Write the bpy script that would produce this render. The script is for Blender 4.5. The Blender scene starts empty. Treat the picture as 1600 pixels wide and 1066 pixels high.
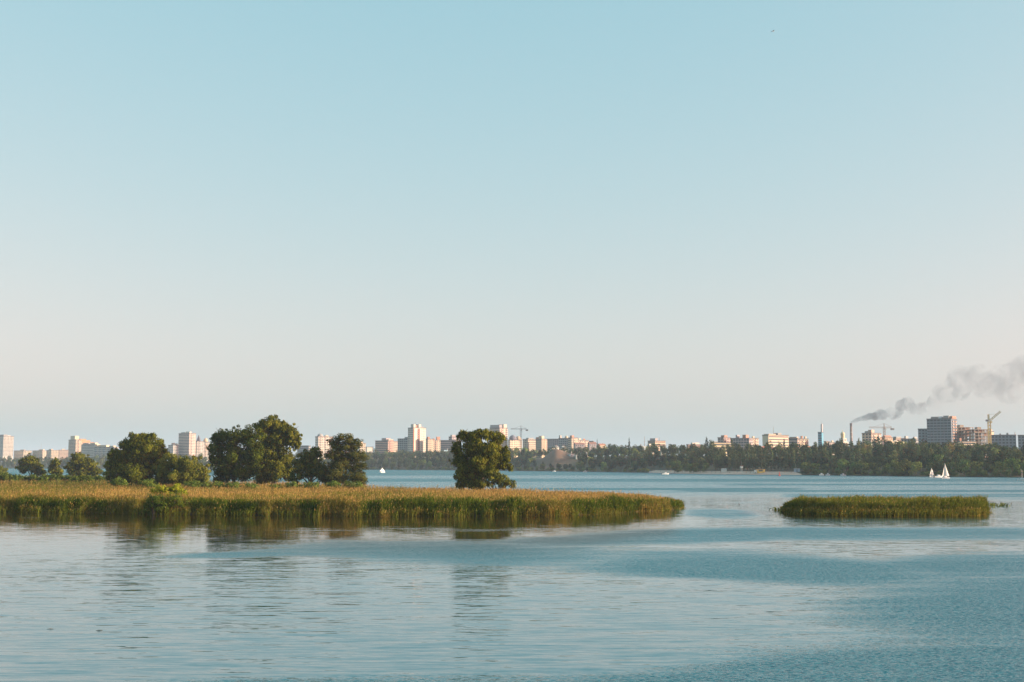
import bpy, math, random
import numpy as np
from mathutils import Vector

random.seed(7)
RNG = np.random.default_rng(11)
R = math.radians
scn = bpy.context.scene
col = scn.collection

# ------------------------------------------------------------------ camera
CAMH, FPX, PITCH = 8.0, 2000.0, math.atan(192 / 2000)
cam_d = bpy.data.cameras.new('camera')
cam_d.lens = 45.0
cam_d.sensor_width = 36.0
cam_d.clip_start = 0.5
cam_d.clip_end = 30000
cam = bpy.data.objects.new('camera', cam_d)
col.objects.link(cam)
cam.location = (0, 0, CAMH)
cam.rotation_euler = (R(90) + PITCH, 0, 0)
scn.camera = cam

# ------------------------------------------------------------------ light
SUN_EL, SUN_AZ = R(14), R(98)          # azimuth clockwise from +Y
S = Vector((math.cos(SUN_EL) * math.sin(SUN_AZ), math.cos(SUN_EL) * math.cos(SUN_AZ), math.sin(SUN_EL)))
sun_d = bpy.data.lights.new('sun', 'SUN')
sun_d.energy = 5.0
sun_d.angle = R(0.55)
sun_d.color = (1.0, 0.84, 0.62)
sun = bpy.data.objects.new('sun', sun_d)
col.objects.link(sun)
sun.rotation_euler = S.to_track_quat('Z', 'Y').to_euler()
sun.location = (200, -100, 150)

w = bpy.data.worlds.new('World')
scn.world = w
w.use_nodes = True
wn = w.node_tree
wn.nodes.clear()
sky = wn.nodes.new('ShaderNodeTexSky')
sky.sky_type = 'NISHITA'
sky.sun_disc = False
sky.sun_elevation = SUN_EL
sky.sun_rotation = SUN_AZ
sky.air_density = 1.2
sky.dust_density = 2.2
sky.ozone_density = 3.0
bg = wn.nodes.new('ShaderNodeBackground')
bg.inputs[1].default_value = 0.15
wo = wn.nodes.new('ShaderNodeOutputWorld')
sc_ = wn.nodes.new('ShaderNodeVectorMath'); sc_.operation = 'SCALE'; sc_.inputs['Scale'].default_value = .15
ss_ = wn.nodes.new('ShaderNodeSeparateXYZ'); cs_ = wn.nodes.new('ShaderNodeCombineXYZ')
wn.links.new(sky.outputs[0], sc_.inputs[0]); wn.links.new(sc_.outputs[0], ss_.inputs[0])
for i_, (g_, k_) in enumerate(((.92, 2.12), (.38, 1.025), (.28, .91))):     # film response of each channel
    pw = wn.nodes.new('ShaderNodeMath'); pw.operation = 'POWER'; pw.inputs[1].default_value = g_
    ml = wn.nodes.new('ShaderNodeMath'); ml.operation = 'MULTIPLY'; ml.inputs[1].default_value = k_ / 2 / .15
    wn.links.new(ss_.outputs[i_], pw.inputs[0]); wn.links.new(pw.outputs[0], ml.inputs[0]); wn.links.new(ml.outputs[0], cs_.inputs[i_])
wn.links.new(cs_.outputs[0], bg.inputs[0])
wn.links.new(bg.outputs[0], wo.inputs[0])

vs = scn.view_settings
vs.view_transform = 'Standard'
vs.look = 'None'
vs.exposure = 1.0
vs.gamma = 1.0
vs.use_curve_mapping = False
cy = scn.cycles
cy.use_denoising = True
cy.denoising_input_passes = 'RGB_ALBEDO_NORMAL'
cy.denoising_prefilter = 'ACCURATE'
cy.max_bounces = 6
cy.diffuse_bounces = 2
cy.glossy_bounces = 3
cy.transmission_bounces = 3
cy.transparent_max_bounces = 6
cy.volume_bounces = 0
cy.volume_max_steps = 128
cy.caustics_reflective = False
cy.caustics_refractive = False

# ------------------------------------------------------------------ helpers
CP, SP = math.cos(PITCH), math.sin(PITCH)

def P(px, py, Y):
    """point of the place seen at photo pixel (px, py), Y metres in front of the camera"""
    a, b = (px - 800) / FPX, (533 - py) / FPX
    dx, dy, dz = a, CP - b * SP, SP + b * CP
    t = Y / dy
    return Vector((a * t, Y, CAMH + dz * t))

def K(px):                                # X / Y near the horizon
    return (px - 800) / FPX * CP

def Dw(py):                               # distance of the water surface at a pixel row
    b = (533 - py) / FPX
    return CAMH * (CP - b * SP) / -(SP + b * CP)

def hash2(ix, iy, seed):
    n = (ix * 374761393 + iy * 668265263 + seed * 974711) & 0x7fffffff
    n = ((n ^ (n >> 13)) * 1274126177) & 0x7fffffff
    return ((n ^ (n >> 16)) & 0xffff) / 65535.0

def vnoise(x, y, seed=0):
    x = np.asarray(x, dtype=float); y = np.asarray(y, dtype=float)
    ix = np.floor(x).astype(np.int64); iy = np.floor(y).astype(np.int64)
    fx = x - ix; fy = y - iy
    fx = fx * fx * (3 - 2 * fx); fy = fy * fy * (3 - 2 * fy)
    a = hash2(ix, iy, seed); b = hash2(ix + 1, iy, seed)
    c = hash2(ix, iy + 1, seed); d = hash2(ix + 1, iy + 1, seed)
    return (a * (1 - fx) + b * fx) * (1 - fy) + (c * (1 - fx) + d * fx) * fy

def fbm(x, y, seed=0, n=3):
    v, a, t = 0, 1.0, 0
    for i in range(n):
        v = v + a * vnoise(x * 2 ** i, y * 2 ** i, seed + i); t += a; a *= .5
    return v / t

def sstep(a, b, x):
    t = np.clip((x - a) / (b - a), 0, 1)
    return t * t * (3 - 2 * t)

def tag(o, label=None, cat=None, group=None, kind=None):
    if label: o['label'] = label
    if cat: o['category'] = cat
    if group: o['group'] = group
    if kind: o['kind'] = kind
    return o

def thing(name, label, cat, loc=(0, 0, 0), rz=0.0, group=None):
    o = bpy.data.objects.new(name, None)
    col.objects.link(o)
    o.empty_display_size = 1
    o.location = loc
    o.rotation_euler = (0, 0, rz)
    return tag(o, label, cat, group)

def link_mesh(name, me, mat=None, parent=None):
    o = bpy.data.objects.new(name, me)
    col.objects.link(o)
    if mat is not None: me.materials.append(mat)
    if parent is not None: o.parent = parent
    return o

def quads_mesh(name, V, tint=None):
    """V: (n, 4, 3) separate quads, tint: (n, 3) colour of each"""
    n = len(V)
    me = bpy.data.meshes.new(name)
    me.vertices.add(n * 4); me.loops.add(n * 4); me.polygons.add(n)
    me.vertices.foreach_set('co', np.ascontiguousarray(V, dtype=np.float32).ravel())
    me.loops.foreach_set('vertex_index', np.arange(n * 4, dtype=np.int32))
    me.polygons.foreach_set('loop_start', np.arange(0, n * 4, 4, dtype=np.int32))
    me.polygons.foreach_set('loop_total', np.full(n, 4, dtype=np.int32))
    me.update(calc_edges=True)
    if tint is not None:
        at = me.color_attributes.new('tint', 'FLOAT_COLOR', 'POINT')
        c = np.ones((n, 4, 4), dtype=np.float32)
        c[:, :, :3] = np.asarray(tint)[:, None, :] if np.asarray(tint).ndim == 2 else tint
        at.data.foreach_set('color', c.ravel())
    return me

def grid_mesh(name, V, nr, nc, attrs=None, smooth=True):
    me = bpy.data.meshes.new(name)
    idx = np.arange(nr * nc).reshape(nr, nc)
    F = np.stack([idx[:-1, :-1], idx[:-1, 1:], idx[1:, 1:], idx[1:, :-1]], -1).reshape(-1, 4)
    n = len(F)
    me.vertices.add(nr * nc); me.loops.add(n * 4); me.polygons.add(n)
    me.vertices.foreach_set('co', np.asarray(V, dtype=np.float32).ravel())
    me.loops.foreach_set('vertex_index', F.astype(np.int32).ravel())
    me.polygons.foreach_set('loop_start', np.arange(0, n * 4, 4, dtype=np.int32))
    me.polygons.foreach_set('loop_total', np.full(n, 4, dtype=np.int32))
    me.polygons.foreach_set('use_smooth', np.full(n, smooth))
    me.update(calc_edges=True)
    for k, a in (attrs or {}).items():
        at = me.attributes.new(k, 'FLOAT', 'POINT')
        at.data.foreach_set('value', np.asarray(a, dtype=np.float32).ravel())
    return me

class MB:
    def __init__(s): s.v, s.f = [], []
    def hexa(s, pts):
        b = len(s.v); s.v += [tuple(p) for p in pts]
        for q in ((0, 3, 2, 1), (4, 5, 6, 7), (0, 1, 5, 4), (1, 2, 6, 5), (2, 3, 7, 6), (3, 0, 4, 7)):
            s.f.append(tuple(b + i for i in q))
        return s
    def box(s, x0, x1, y0, y1, z0, z1):
        return s.hexa([(x0, y0, z0), (x1, y0, z0), (x1, y1, z0), (x0, y1, z0), (x0, y0, z1), (x1, y0, z1), (x1, y1, z1), (x0, y1, z1)])
    def bar(s, a, b, w, h=None):
        a, b = Vector(a), Vector(b); d = (b - a).normalized(); h = h or w
        up = Vector((0, 0, 1)) if abs(d.z) < .95 else Vector((0, 1, 0))
        x = d.cross(up).normalized() * w / 2; y = x.cross(d).normalized() * h / 2
        return s.hexa([a - x - y, a + x - y, a + x + y, a - x + y, b - x - y, b + x - y, b + x + y, b - x + y])
    def tube(s, pts, rad, n=8, cap=True):
        pts = [Vector(p) for p in pts]; b = len(s.v)
        for i, p in enumerate(pts):
            d = (pts[min(i + 1, len(pts) - 1)] - pts[max(i - 1, 0)]).normalized()
            up = Vector((0, 0, 1)) if abs(d.z) < .9 else Vector((0, 1, 0))
            x = d.cross(up).normalized(); y = x.cross(d)
            for k in range(n):
                t = 2 * math.pi * k / n
                s.v.append(tuple(p + (x * math.cos(t) + y * math.sin(t)) * rad[i]))
        for i in range(len(pts) - 1):
            for k in range(n):
                a0 = b + i * n + k; a1 = b + i * n + (k + 1) % n
                s.f.append((a0, a0 + n, a1 + n, a1))
        if cap:
            s.f.append(tuple(b + k for k in range(n)))
            s.f.append(tuple(b + (len(pts) - 1) * n + k for k in reversed(range(n))))
        return s
    def lathe(s, prof, n=12, c=(0, 0, 0)):
        return s.tube([(c[0], c[1], c[2] + z) for r, z in prof], [max(r, .001) for r, z in prof], n)
    def mesh(s, name):
        me = bpy.data.meshes.new(name); me.from_pydata(s.v, [], s.f); me.update(); return me
    def build(s, name, mat, parent=None):
        return link_mesh(name, s.mesh(name), mat, parent)

# ------------------------------------------------------------------ materials
MATS = {}
def new_mat(name):
    m = bpy.data.materials.new(name); m.use_nodes = True
    nt = m.node_tree; nt.nodes.clear()
    out = nt.nodes.new('ShaderNodeOutputMaterial')
    return m, nt, out

def plain(name, rgb, rough=.8, var=.25, scale=.6, metal=0.0):
    """painted / mineral surface with uneven tone"""
    key = (name, rgb)
    if key in MATS: return MATS[key]
    m, nt, out = new_mat(name)
    b = nt.nodes.new('ShaderNodeBsdfPrincipled')
    b.inputs['Roughness'].default_value = rough
    b.inputs['Metallic'].default_value = metal
    g = nt.nodes.new('ShaderNodeNewGeometry')
    n = nt.nodes.new('ShaderNodeTexNoise'); n.inputs['Scale'].default_value = scale; n.inputs['Detail'].default_value = 4
    nt.links.new(g.outputs['Position'], n.inputs['Vector'])
    mx = nt.nodes.new('ShaderNodeMix'); mx.data_type = 'RGBA'
    mx.inputs[6].default_value = (*[c * (1 - var) for c in rgb], 1)
    mx.inputs[7].default_value = (*[min(1, c * (1 + var)) for c in rgb], 1)
    nt.links.new(n.outputs[0], mx.inputs[0])
    nt.links.new(mx.outputs[2], b.inputs['Base Color'])
    nt.links.new(b.outputs[0], out.inputs[0])
    MATS[key] = m
    return m

def foliage(name, trans=.35, randv=.0, rough=.7, tone=None):
    """leaf surface: colour from the plant's own tint attribute"""
    m, nt, out = new_mat(name)
    at = nt.nodes.new('ShaderNodeAttribute'); at.attribute_name = 'tint'
    src = at.outputs['Color']
    if tone:
        tm_ = nt.nodes.new('ShaderNodeMix'); tm_.data_type = 'RGBA'; tm_.blend_type = 'MULTIPLY'; tm_.inputs[0].default_value = 1; tm_.inputs[7].default_value = (*tone, 1)
        nt.links.new(src, tm_.inputs[6]); src = tm_.outputs[2]
    if randv:
        oi = nt.nodes.new('ShaderNodeObjectInfo')
        mr = nt.nodes.new('ShaderNodeMapRange'); mr.inputs[3].default_value = 1 - randv; mr.inputs[4].default_value = 1 + randv
        hs = nt.nodes.new('ShaderNodeHueSaturation')
        nt.links.new(oi.outputs['Random'], mr.inputs[0]); nt.links.new(mr.outputs[0], hs.inputs['Value'])
        mh = nt.nodes.new('ShaderNodeMath'); mh.operation = 'MULTIPLY'; mh.inputs[1].default_value = 7.31
        mf = nt.nodes.new('ShaderNodeMath'); mf.operation = 'FRACT'
        m2 = nt.nodes.new('ShaderNodeMapRange'); m2.inputs[3].default_value = .47; m2.inputs[4].default_value = .53
        nt.links.new(oi.outputs['Random'], mh.inputs[0]); nt.links.new(mh.outputs[0], mf.inputs[0])
        nt.links.new(mf.outputs[0], m2.inputs[0]); nt.links.new(m2.outputs[0], hs.inputs['Hue'])
        nt.links.new(src, hs.inputs['Color']); src = hs.outputs[0]
    d = nt.nodes.new('ShaderNodeBsdfDiffuse'); t = nt.nodes.new('ShaderNodeBsdfTranslucent')
    mx = nt.nodes.new('ShaderNodeMixShader'); mx.inputs[0].default_value = trans
    nt.links.new(src, d.inputs[0]); nt.links.new(src, t.inputs[0])
    nt.links.new(d.outputs[0], mx.inputs[1]); nt.links.new(t.outputs[0], mx.inputs[2])
    nt.links.new(mx.outputs[0], out.inputs[0])
    return m

LEAF = foliage('leaves', .16, tone=(1.22, 1.32, .78))
FARLEAF = foliage('far_leaves', .2, .35, tone=(.60, .78, .70))
REED = foliage('reed_blades', .3, tone=(.90, .90, .72))
BARK = plain('bark', (.09, .07, .05), .9, .4, 3)
GLASS = plain('window_glass', (.06, .075, .09), .25, .3, .2)
MUD = plain('mud', (.10, .075, .045), .95, .4, .7)

# ------------------------------------------------------------------ shore of the far bank
SH_PX = np.array([-1400, -700, -100, 0, 300, 600, 750, 900, 1000, 1100, 1250, 1320, 1420, 1500, 1600, 1750, 2100, 2600.])
SH_PY = np.array([730.6, 731.2, 731.8, 732.0, 733.0, 734.0, 735.2, 736.8, 738.3, 740.8, 742.3, 742.8, 744.2, 744.9, 745.8, 746.8, 748.5, 750.])
PL_PX = np.array([-1400, 0, 300, 560, 700, 850, 1000, 1100, 1200, 1300, 1400, 1500, 1600, 2600.])
PL_H = np.array([7, 9, 10, 14, 15, 13, 15, 13, 12, 13, 13, 11, 9, 8.])
def shoreD(px):
    return CAMH * FPX / (np.interp(px, SH_PX, SH_PY) - 725.0)
def landH(px, s):
    pl = np.interp(px, PL_PX, PL_H)
    h = -0.8 + 1.3 * sstep(-6, 6, s) + 1.7 * sstep(4, 26, s) + pl * sstep(18, 190, s)
    h = h + 1.2 * (fbm(np.asarray(px) * .02, np.asarray(s) * .02, 5) - .5) * sstep(20, 80, s)
    d = shoreD(px) + s
    kx = (px - 868) / 24.0; kd = (d - 1515) / 42.0
    return h + 15.5 * np.exp(-(np.abs(kx) ** 1.4) - kd * kd)
def land_pt(px, s):
    d = float(shoreD(px) + s)
    return Vector((K(px) * d, d, float(landH(px, s))))

# ------------------------------------------------------------------ terrain of the far bank
pxs = np.concatenate([np.arange(-1400, -100, 50), np.arange(-100, 1700, 6), np.arange(1700, 2601, 50)]).astype(float)
ss = np.array([-8, -4, 0, 3, 6, 10, 15, 22, 30, 45, 60, 80, 100, 120, 140, 160, 180, 200, 225, 250, 300, 380, 500, 700, 1000, 1500, 2200, 3200.])
PX, SS = np.meshgrid(pxs, ss)
DD = shoreD(PX) + SS
V = np.stack([K(PX) * DD, DD, landH(PX, SS)], -1)
bare = np.exp(-(np.abs((PX - 868) / 30.) ** 3) - (np.abs((DD - 1510) / 75.) ** 4))
land = link_mesh('far_bank', grid_mesh('far_bank', V, len(ss), len(pxs), {'bare': bare}))
tag(land, 'low rising far bank under woods and town', None, None, 'structure')
m, nt, out = new_mat('earth_and_scrub')
b = nt.nodes.new('ShaderNodeBsdfPrincipled'); b.inputs['Roughness'].default_value = .95
g = nt.nodes.new('ShaderNodeNewGeometry')
n = nt.nodes.new('ShaderNodeTexNoise'); n.inputs['Scale'].default_value = .03; n.inputs['Detail'].default_value = 8; n.inputs['Roughness'].default_value = .7
cr = nt.nodes.new('ShaderNodeValToRGB')
cr.color_ramp.elements[0].position = .40; cr.color_ramp.elements[0].color = (.045, .05, .022, 1)
cr.color_ramp.elements[1].position = .85; cr.color_ramp.elements[1].color = (.10, .085, .04, 1)
nt.links.new(g.outputs['Position'], n.inputs['Vector']); nt.links.new(n.outputs[0], cr.inputs[0])
ba = nt.nodes.new('ShaderNodeAttribute'); ba.attribute_name = 'bare'
cr2 = nt.nodes.new('ShaderNodeValToRGB'); cr2.color_ramp.elements[0].color = (.13, .075, .045, 1); cr2.color_ramp.elements[1].color = (.22, .12, .07, 1)
n2 = nt.nodes.new('ShaderNodeTexNoise'); n2.inputs['Scale'].default_value = .12; n2.inputs['Detail'].default_value = 8; nt.links.new(g.outputs['Position'], n2.inputs['Vector']); nt.links.new(n2.outputs[0], cr2.inputs[0])
mb_ = nt.nodes.new('ShaderNodeMix'); mb_.data_type = 'RGBA'; nt.links.new(ba.outputs['Fac'], mb_.inputs[0]); nt.links.new(cr.outputs[0], mb_.inputs[6]); nt.links.new(cr2.outputs[0], mb_.inputs[7])
nt.links.new(mb_.outputs[2], b.inputs['Base Color']); nt.links.new(b.outputs[0], out.inputs[0])
land.data.materials.append(m)

# sandy beach at the foot of the far bank
bp = np.arange(1012, 1253, 4.); bs = np.array([-3., 1, 5, 10, 16, 24])
PX, SS = np.meshgrid(bp, bs)
edge = np.minimum(1, np.minimum(PX - 1012, 1252 - PX) / 12.0)
SSx = SS * (0.35 + .65 * edge) + 2.5 * (fbm(PX * .05, SS * 0, 3) - .5)
DD = shoreD(PX) + SSx
V = np.stack([K(PX) * DD, DD, landH(PX, SSx) + .06], -1)
beach = link_mesh('beach', grid_mesh('beach', V, len(bs), len(bp)), plain('sand', (.62, .42, .32), .95, .2, .3))
tag(beach, 'narrow strip of pale sand beach', None, None, 'structure')

# ------------------------------------------------------------------ water
IS_PX0 = np.array([-900, -400, 0, 120, 250, 400, 600, 800, 880, 950, 1000, 1040, 1062, 1068.])
IS_F0 = np.array([797.5, 798.5, 800, 801, 802.5, 805, 806, 805.5, 804.5, 802, 799, 796.5, 795, 793])
def ell(px, py, cx, cy, rx, ry, tilt=0.0, soft=.45):
    dx = px - cx; dy = py - cy - tilt * dx
    r = np.sqrt((dx / rx) ** 2 + (dy / ry) ** 2)
    return 1 - sstep(1 - soft, 1 + soft, r)

def ruffle(px, py, X, Y):
    """where wind ruffles the water: 0 calm .. 1 ruffled"""
    wob = (fbm(X * .012, Y * .02, 21, 4) - .5)
    py = py + wob * 12 * sstep(745, 860, py); px = px + (fbm(X * .02, Y * .01, 33) - .5) * 60
    m = np.zeros_like(px)
    far = 1.1 * (1 - sstep(742, 744.5, py))                      # under the far shore
    m = np.maximum(m, far)
    def band(y0, y1, x0, x1, v, sx=60, sy=1.0):
        return v * sstep(y0 - sy, y0 + sy, py) * (1 - sstep(y1 - sy, y1 + sy, py)) * sstep(x0 - sx, x0 + sx, px) * (1 - sstep(x1 - sx, x1 + sx, px))
    for a in [(747.5, 753, -200, 1900, 1), (754, 757, 300, 1250, .6), (755.5, 758.5, 1100, 1900, 1), (762, 765.5, 820, 1260, 1.1), (758, 761, 400, 900, .5),
              (765, 769, 1050, 1900, 1.05), (771, 777, 1200, 1900, .8), (783, 787, 1060, 1230, .4), (778, 784, 1540, 1900, .5), (789, 791, 1545, 1700, .5)]:
        m = np.maximum(m, band(*a))
    m = np.maximum(m, .8 * ell(px, py, 1120, 802, 70, 8, .03))
    m = np.maximum(m, band(822, 842, 1150, 2200, 1.0, 130, 5))
    m = np.maximum(m, 1.0 * ell(px, py, 1060, 837, 330, 11, -.03))
    m = np.maximum(m, 1.1 * ell(px, py, 700, 860, 280, 16, .02, .7))
    m = np.maximum(m, .8 * ell(px, py, 450, 860, 200, 7, -.04))
    m = np.maximum(m, 1.0 * ell(px, py, 1190, 884, 300, 25, .06, .7))
    m = np.maximum(m, .8 * ell(px, py, 1600, 880, 240, 22, 0))
    m = np.maximum(m, 1.1 * ell(px, py, 1640, 955, 340, 66, 0, .7))
    m = np.maximum(m, 1.1 * sstep(1000, 1050, py + (px - 900) * .055 - 26 * np.exp(-((px - 900) / 260) ** 2)))
    m = np.maximum(m, .8 * ell(px, py, 1500, 1040, 420, 70, 0, .6))
    st = fbm(X * .010, Y * .05, 44, 4)                    # thin wandering streaks everywhere
    m = m * (.6 + .7 * st) + .32 * sstep(.56, .78, st) * sstep(745, 790, py)
    m = np.maximum(m, .58 * (1 - sstep(765, 790, py)))
    return np.clip(m, 0, 1.25)

pyr = np.concatenate([[725.9, 726.4, 727, 728, 729, 730], np.arange(731, 800, .5), np.arange(800, 1100, 2), [1150, 1220, 1300]])
Yr = np.array([Dw(y) for y in pyr])
Yr = np.concatenate([Yr, [20, 8, 0, -20, -60, -150, -400, -900]])
U = np.linspace(-1, 1, 460)
hw = np.maximum(.5 * np.abs(Yr), 60) + 160
hw[:6] = .5 * Yr[:6] + 500
hw = np.maximum(hw, np.where(Yr < 0, 900, 0))
X = U[None, :] * hw[:, None]; Y = np.repeat(Yr[:, None], len(U), 1)
Yc = np.maximum(Y, 12.)
ppx = 800 + X / Yc / CP * FPX; ppy = 725 + CAMH * FPX / Yc
mask = ruffle(ppx, ppy, X, Y)
fr = CAMH * FPX / (np.interp(ppx, IS_PX0, IS_F0) - 725)
refl_brown = (1 - sstep(50, 100, fr - Y)) * (1 - sstep(1040, 1075, ppx)) * (Y > 60) * (1 - sstep(0, 12, Y - np.interp(ppx, [-900, -400, 0, 170, 330, 480, 560, 620, 700, 800, 900, 960, 1010, 1068], [700, 660, 640, 600, 440, 400, 350, 318, 302, 288, 268, 255, 247, 236])))  # brown reflection of reeds and trees, painted into the water colour off the shore
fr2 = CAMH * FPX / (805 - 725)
refl_brown = np.maximum(refl_brown, (1 - sstep(1, 14, np.abs(Y - (fr2 + 10)) - 14)) * sstep(1205, 1222, ppx) * (1 - sstep(1540, 1552, ppx)))
V = np.stack([X, Y, np.zeros_like(X)], -1)
water = link_mesh('water', grid_mesh('water', V, len(Yr), len(U), {'ruffle': mask, 'ripple': .30 + .70 * np.maximum(np.maximum(sstep(845, 900, ppy), 1 - sstep(770, 800, ppy)), sstep(1060, 1180, ppx)), 'reflection_brown': refl_brown}))
tag(water, 'wide calm lake with ruffled patches', None, None, 'structure')

m, nt, out = new_mat('lake_water')
def L(a, b): return nt.links.new(a, b)
def N(t, **k):
    n = nt.nodes.new(t)
    for a, v in k.items(): setattr(n, a, v)
    return n
b = N('ShaderNodeBsdfPrincipled')
sh_ = N('ShaderNodeAttribute', attribute_name='reflection_brown')
bc = N('ShaderNodeMix', data_type='RGBA'); bc.inputs[6].default_value = (.016, .122, .155, 1); bc.inputs[7].default_value = (.030, .024, .010, 1)  # lake body colour, then the painted brown of the shore reflection
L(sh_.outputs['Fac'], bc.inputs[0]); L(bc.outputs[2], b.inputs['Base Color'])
b.inputs['IOR'].default_value = 1.35
at = N('ShaderNodeAttribute', attribute_name='ruffle')
geo = N('ShaderNodeNewGeometry')
def slope(scx, scy, detail, rough=.6):
    mp = N('ShaderNodeMapping'); mp.inputs['Scale'].default_value = (scx, scy, 1)
    L(geo.outputs['Position'], mp.inputs['Vector'])
    t = N('ShaderNodeTexNoise'); t.inputs['Scale'].default_value = 1; t.inputs['Detail'].default_value = detail; t.inputs['Roughness'].default_value = rough
    L(mp.outputs[0], t.inputs['Vector'])
    v = N('ShaderNodeVectorMath', operation='SUBTRACT'); v.inputs[1].default_value = (.5, .5, .5)
    L(t.outputs['Color'], v.inputs[0])
    return v.outputs[0]
def scale(v, fac):
    s_ = N('ShaderNodeVectorMath', operation='SCALE'); L(v, s_.inputs[0])
    if isinstance(fac, (int, float)): s_.inputs['Scale'].default_value = fac
    else: L(fac, s_.inputs['Scale'])
    return s_.outputs[0]
# fine break-up of the ruffled mask
mp = N('ShaderNodeMapping'); mp.inputs['Scale'].default_value = (.10, .35, 1); L(geo.outputs['Position'], mp.inputs['Vector'])
tn = N('ShaderNodeTexNoise'); tn.inputs['Scale'].default_value = 1; tn.inputs['Detail'].default_value = 5; L(mp.outputs[0], tn.inputs['Vector'])
ma = N('ShaderNodeMath', operation='MULTIPLY_ADD'); L(tn.outputs[0], ma.inputs[0]); ma.inputs[1].default_value = .9
sub = N('ShaderNodeMath', operation='SUBTRACT'); L(at.outputs['Fac'], sub.inputs[0]); sub.inputs[1].default_value = .45
L(sub.outputs[0], ma.inputs[2])
mr = N('ShaderNodeMapRange', interpolation_type='SMOOTHSTEP'); L(ma.outputs[0], mr.inputs[0])
mr.inputs[1].default_value = .05; mr.inputs[2].default_value = 1.1
calm = N('ShaderNodeVectorMath', operation='ADD')
L(scale(slope(1.1, 5.5, 3), .16), calm.inputs[0]); L(scale(slope(.30, 2.4, 3), .25), calm.inputs[1])
rip = N('ShaderNodeAttribute', attribute_name='ripple')
cs2 = N('ShaderNodeVectorMath', operation='SCALE'); L(calm.outputs[0], cs2.inputs[0]); L(rip.outputs['Fac'], cs2.inputs['Scale'])
calmx = N('ShaderNodeVectorMath', operation='MULTIPLY'); L(cs2.outputs[0], calmx.inputs[0]); calmx.inputs[1].default_value = (.16, 1, 1)
mq = N('ShaderNodeMath', operation='POWER'); L(mr.outputs[0], mq.inputs[0]); mq.inputs[1].default_value = 1.6
amp = N('ShaderNodeMath', operation='MULTIPLY'); L(mq.outputs[0], amp.inputs[0]); amp.inputs[1].default_value = 3.2
gin = N('ShaderNodeVectorMath', operation='MULTIPLY'); L(geo.outputs['Incoming'], gin.inputs[0]); gin.inputs[1].default_value = (0, 0, -1 / .035)
gs_ = N('ShaderNodeSeparateXYZ'); L(gin.outputs[0], gs_.inputs[0])
ge = N('ShaderNodeMath', operation='EXPONENT'); L(gs_.outputs[2], ge.inputs[0])          # steep facets dominate what a grazing eye sees
gb = N('ShaderNodeMath', operation='MULTIPLY_ADD'); L(ge.outputs[0], gb.inputs[0]); gb.inputs[1].default_value = 1.4; gb.inputs[2].default_value = 1.0
am2 = N('ShaderNodeMath', operation='MULTIPLY'); L(amp.outputs[0], am2.inputs[0]); L(gb.outputs[0], am2.inputs[1])
ruf = scale(slope(3.2, 8.0, 4, .65), am2.outputs[0])
sm = N('ShaderNodeVectorMath', operation='ADD'); L(calmx.outputs[0], sm.inputs[0]); L(ruf, sm.inputs[1])
# slopes: tilt x/y, and facets that face the viewer are the ones seen at a grazing angle
# (slopes steeper than the line of sight and turned away from it are hidden behind the crest before them)
def vm(op, a, b_=None):
    v_ = N('ShaderNodeVectorMath', operation=op); L(a, v_.inputs[0])
    if b_ is not None: L(b_, v_.inputs[1])
    return v_
def mt(op, a, b_, c_=None):
    m_ = N('ShaderNodeMath', operation=op)
    for i_, q in enumerate((a, b_, c_)):
        if q is None: continue
        if isinstance(q, (int, float)): m_.inputs[i_].default_value = q
        else: L(q, m_.inputs[i_])
    return m_.outputs[0]
flat_ = N('ShaderNodeVectorMath', operation='MULTIPLY'); L(geo.outputs['Incoming'], flat_.inputs[0]); flat_.inputs[1].default_value = (1, 1, 0)
hl_ = vm('LENGTH', flat_.outputs[0]).outputs['Value']
vdir = vm('NORMALIZE', flat_.outputs[0]).outputs[0]
spz = N('ShaderNodeSeparateXYZ'); L(geo.outputs['Incoming'], spz.inputs[0])
tanv = mt('DIVIDE', spz.outputs[2], hl_)
cc_ = vm('DOT_PRODUCT', sm.outputs[0], vdir).outputs['Value']
hid = mt('LESS_THAN', mt('ADD', cc_, mt('MULTIPLY', tanv, .8)), 0.0)
addc = mt('MULTIPLY', mt('MULTIPLY', cc_, -2.0), hid)
fix = vm('ADD', sm.outputs[0], scale(vdir, addc))
sep = N('ShaderNodeSeparateXYZ'); L(fix.outputs[0], sep.inputs[0])
cmb = N('ShaderNodeCombineXYZ'); L(sep.outputs[0], cmb.inputs[0]); L(sep.outputs[1], cmb.inputs[1]); cmb.inputs[2].default_value = 1
nm = N('ShaderNodeVectorMath', operation='NORMALIZE'); L(cmb.outputs[0], nm.inputs[0])
L(nm.outputs[0], b.inputs['Normal'])
rr = N('ShaderNodeMapRange'); L(mr.outputs[0], rr.inputs[0]); rr.inputs[3].default_value = .03; rr.inputs[4].default_value = .16
L(rr.outputs[0], b.inputs['Roughness'])
L(b.outputs[0], out.inputs[0])
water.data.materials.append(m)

# ------------------------------------------------------------------ leaf clouds
def rand_dirs(n):
    v = RNG.normal(size=(n, 3)); return v / np.linalg.norm(v, axis=1)[:, None]

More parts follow.
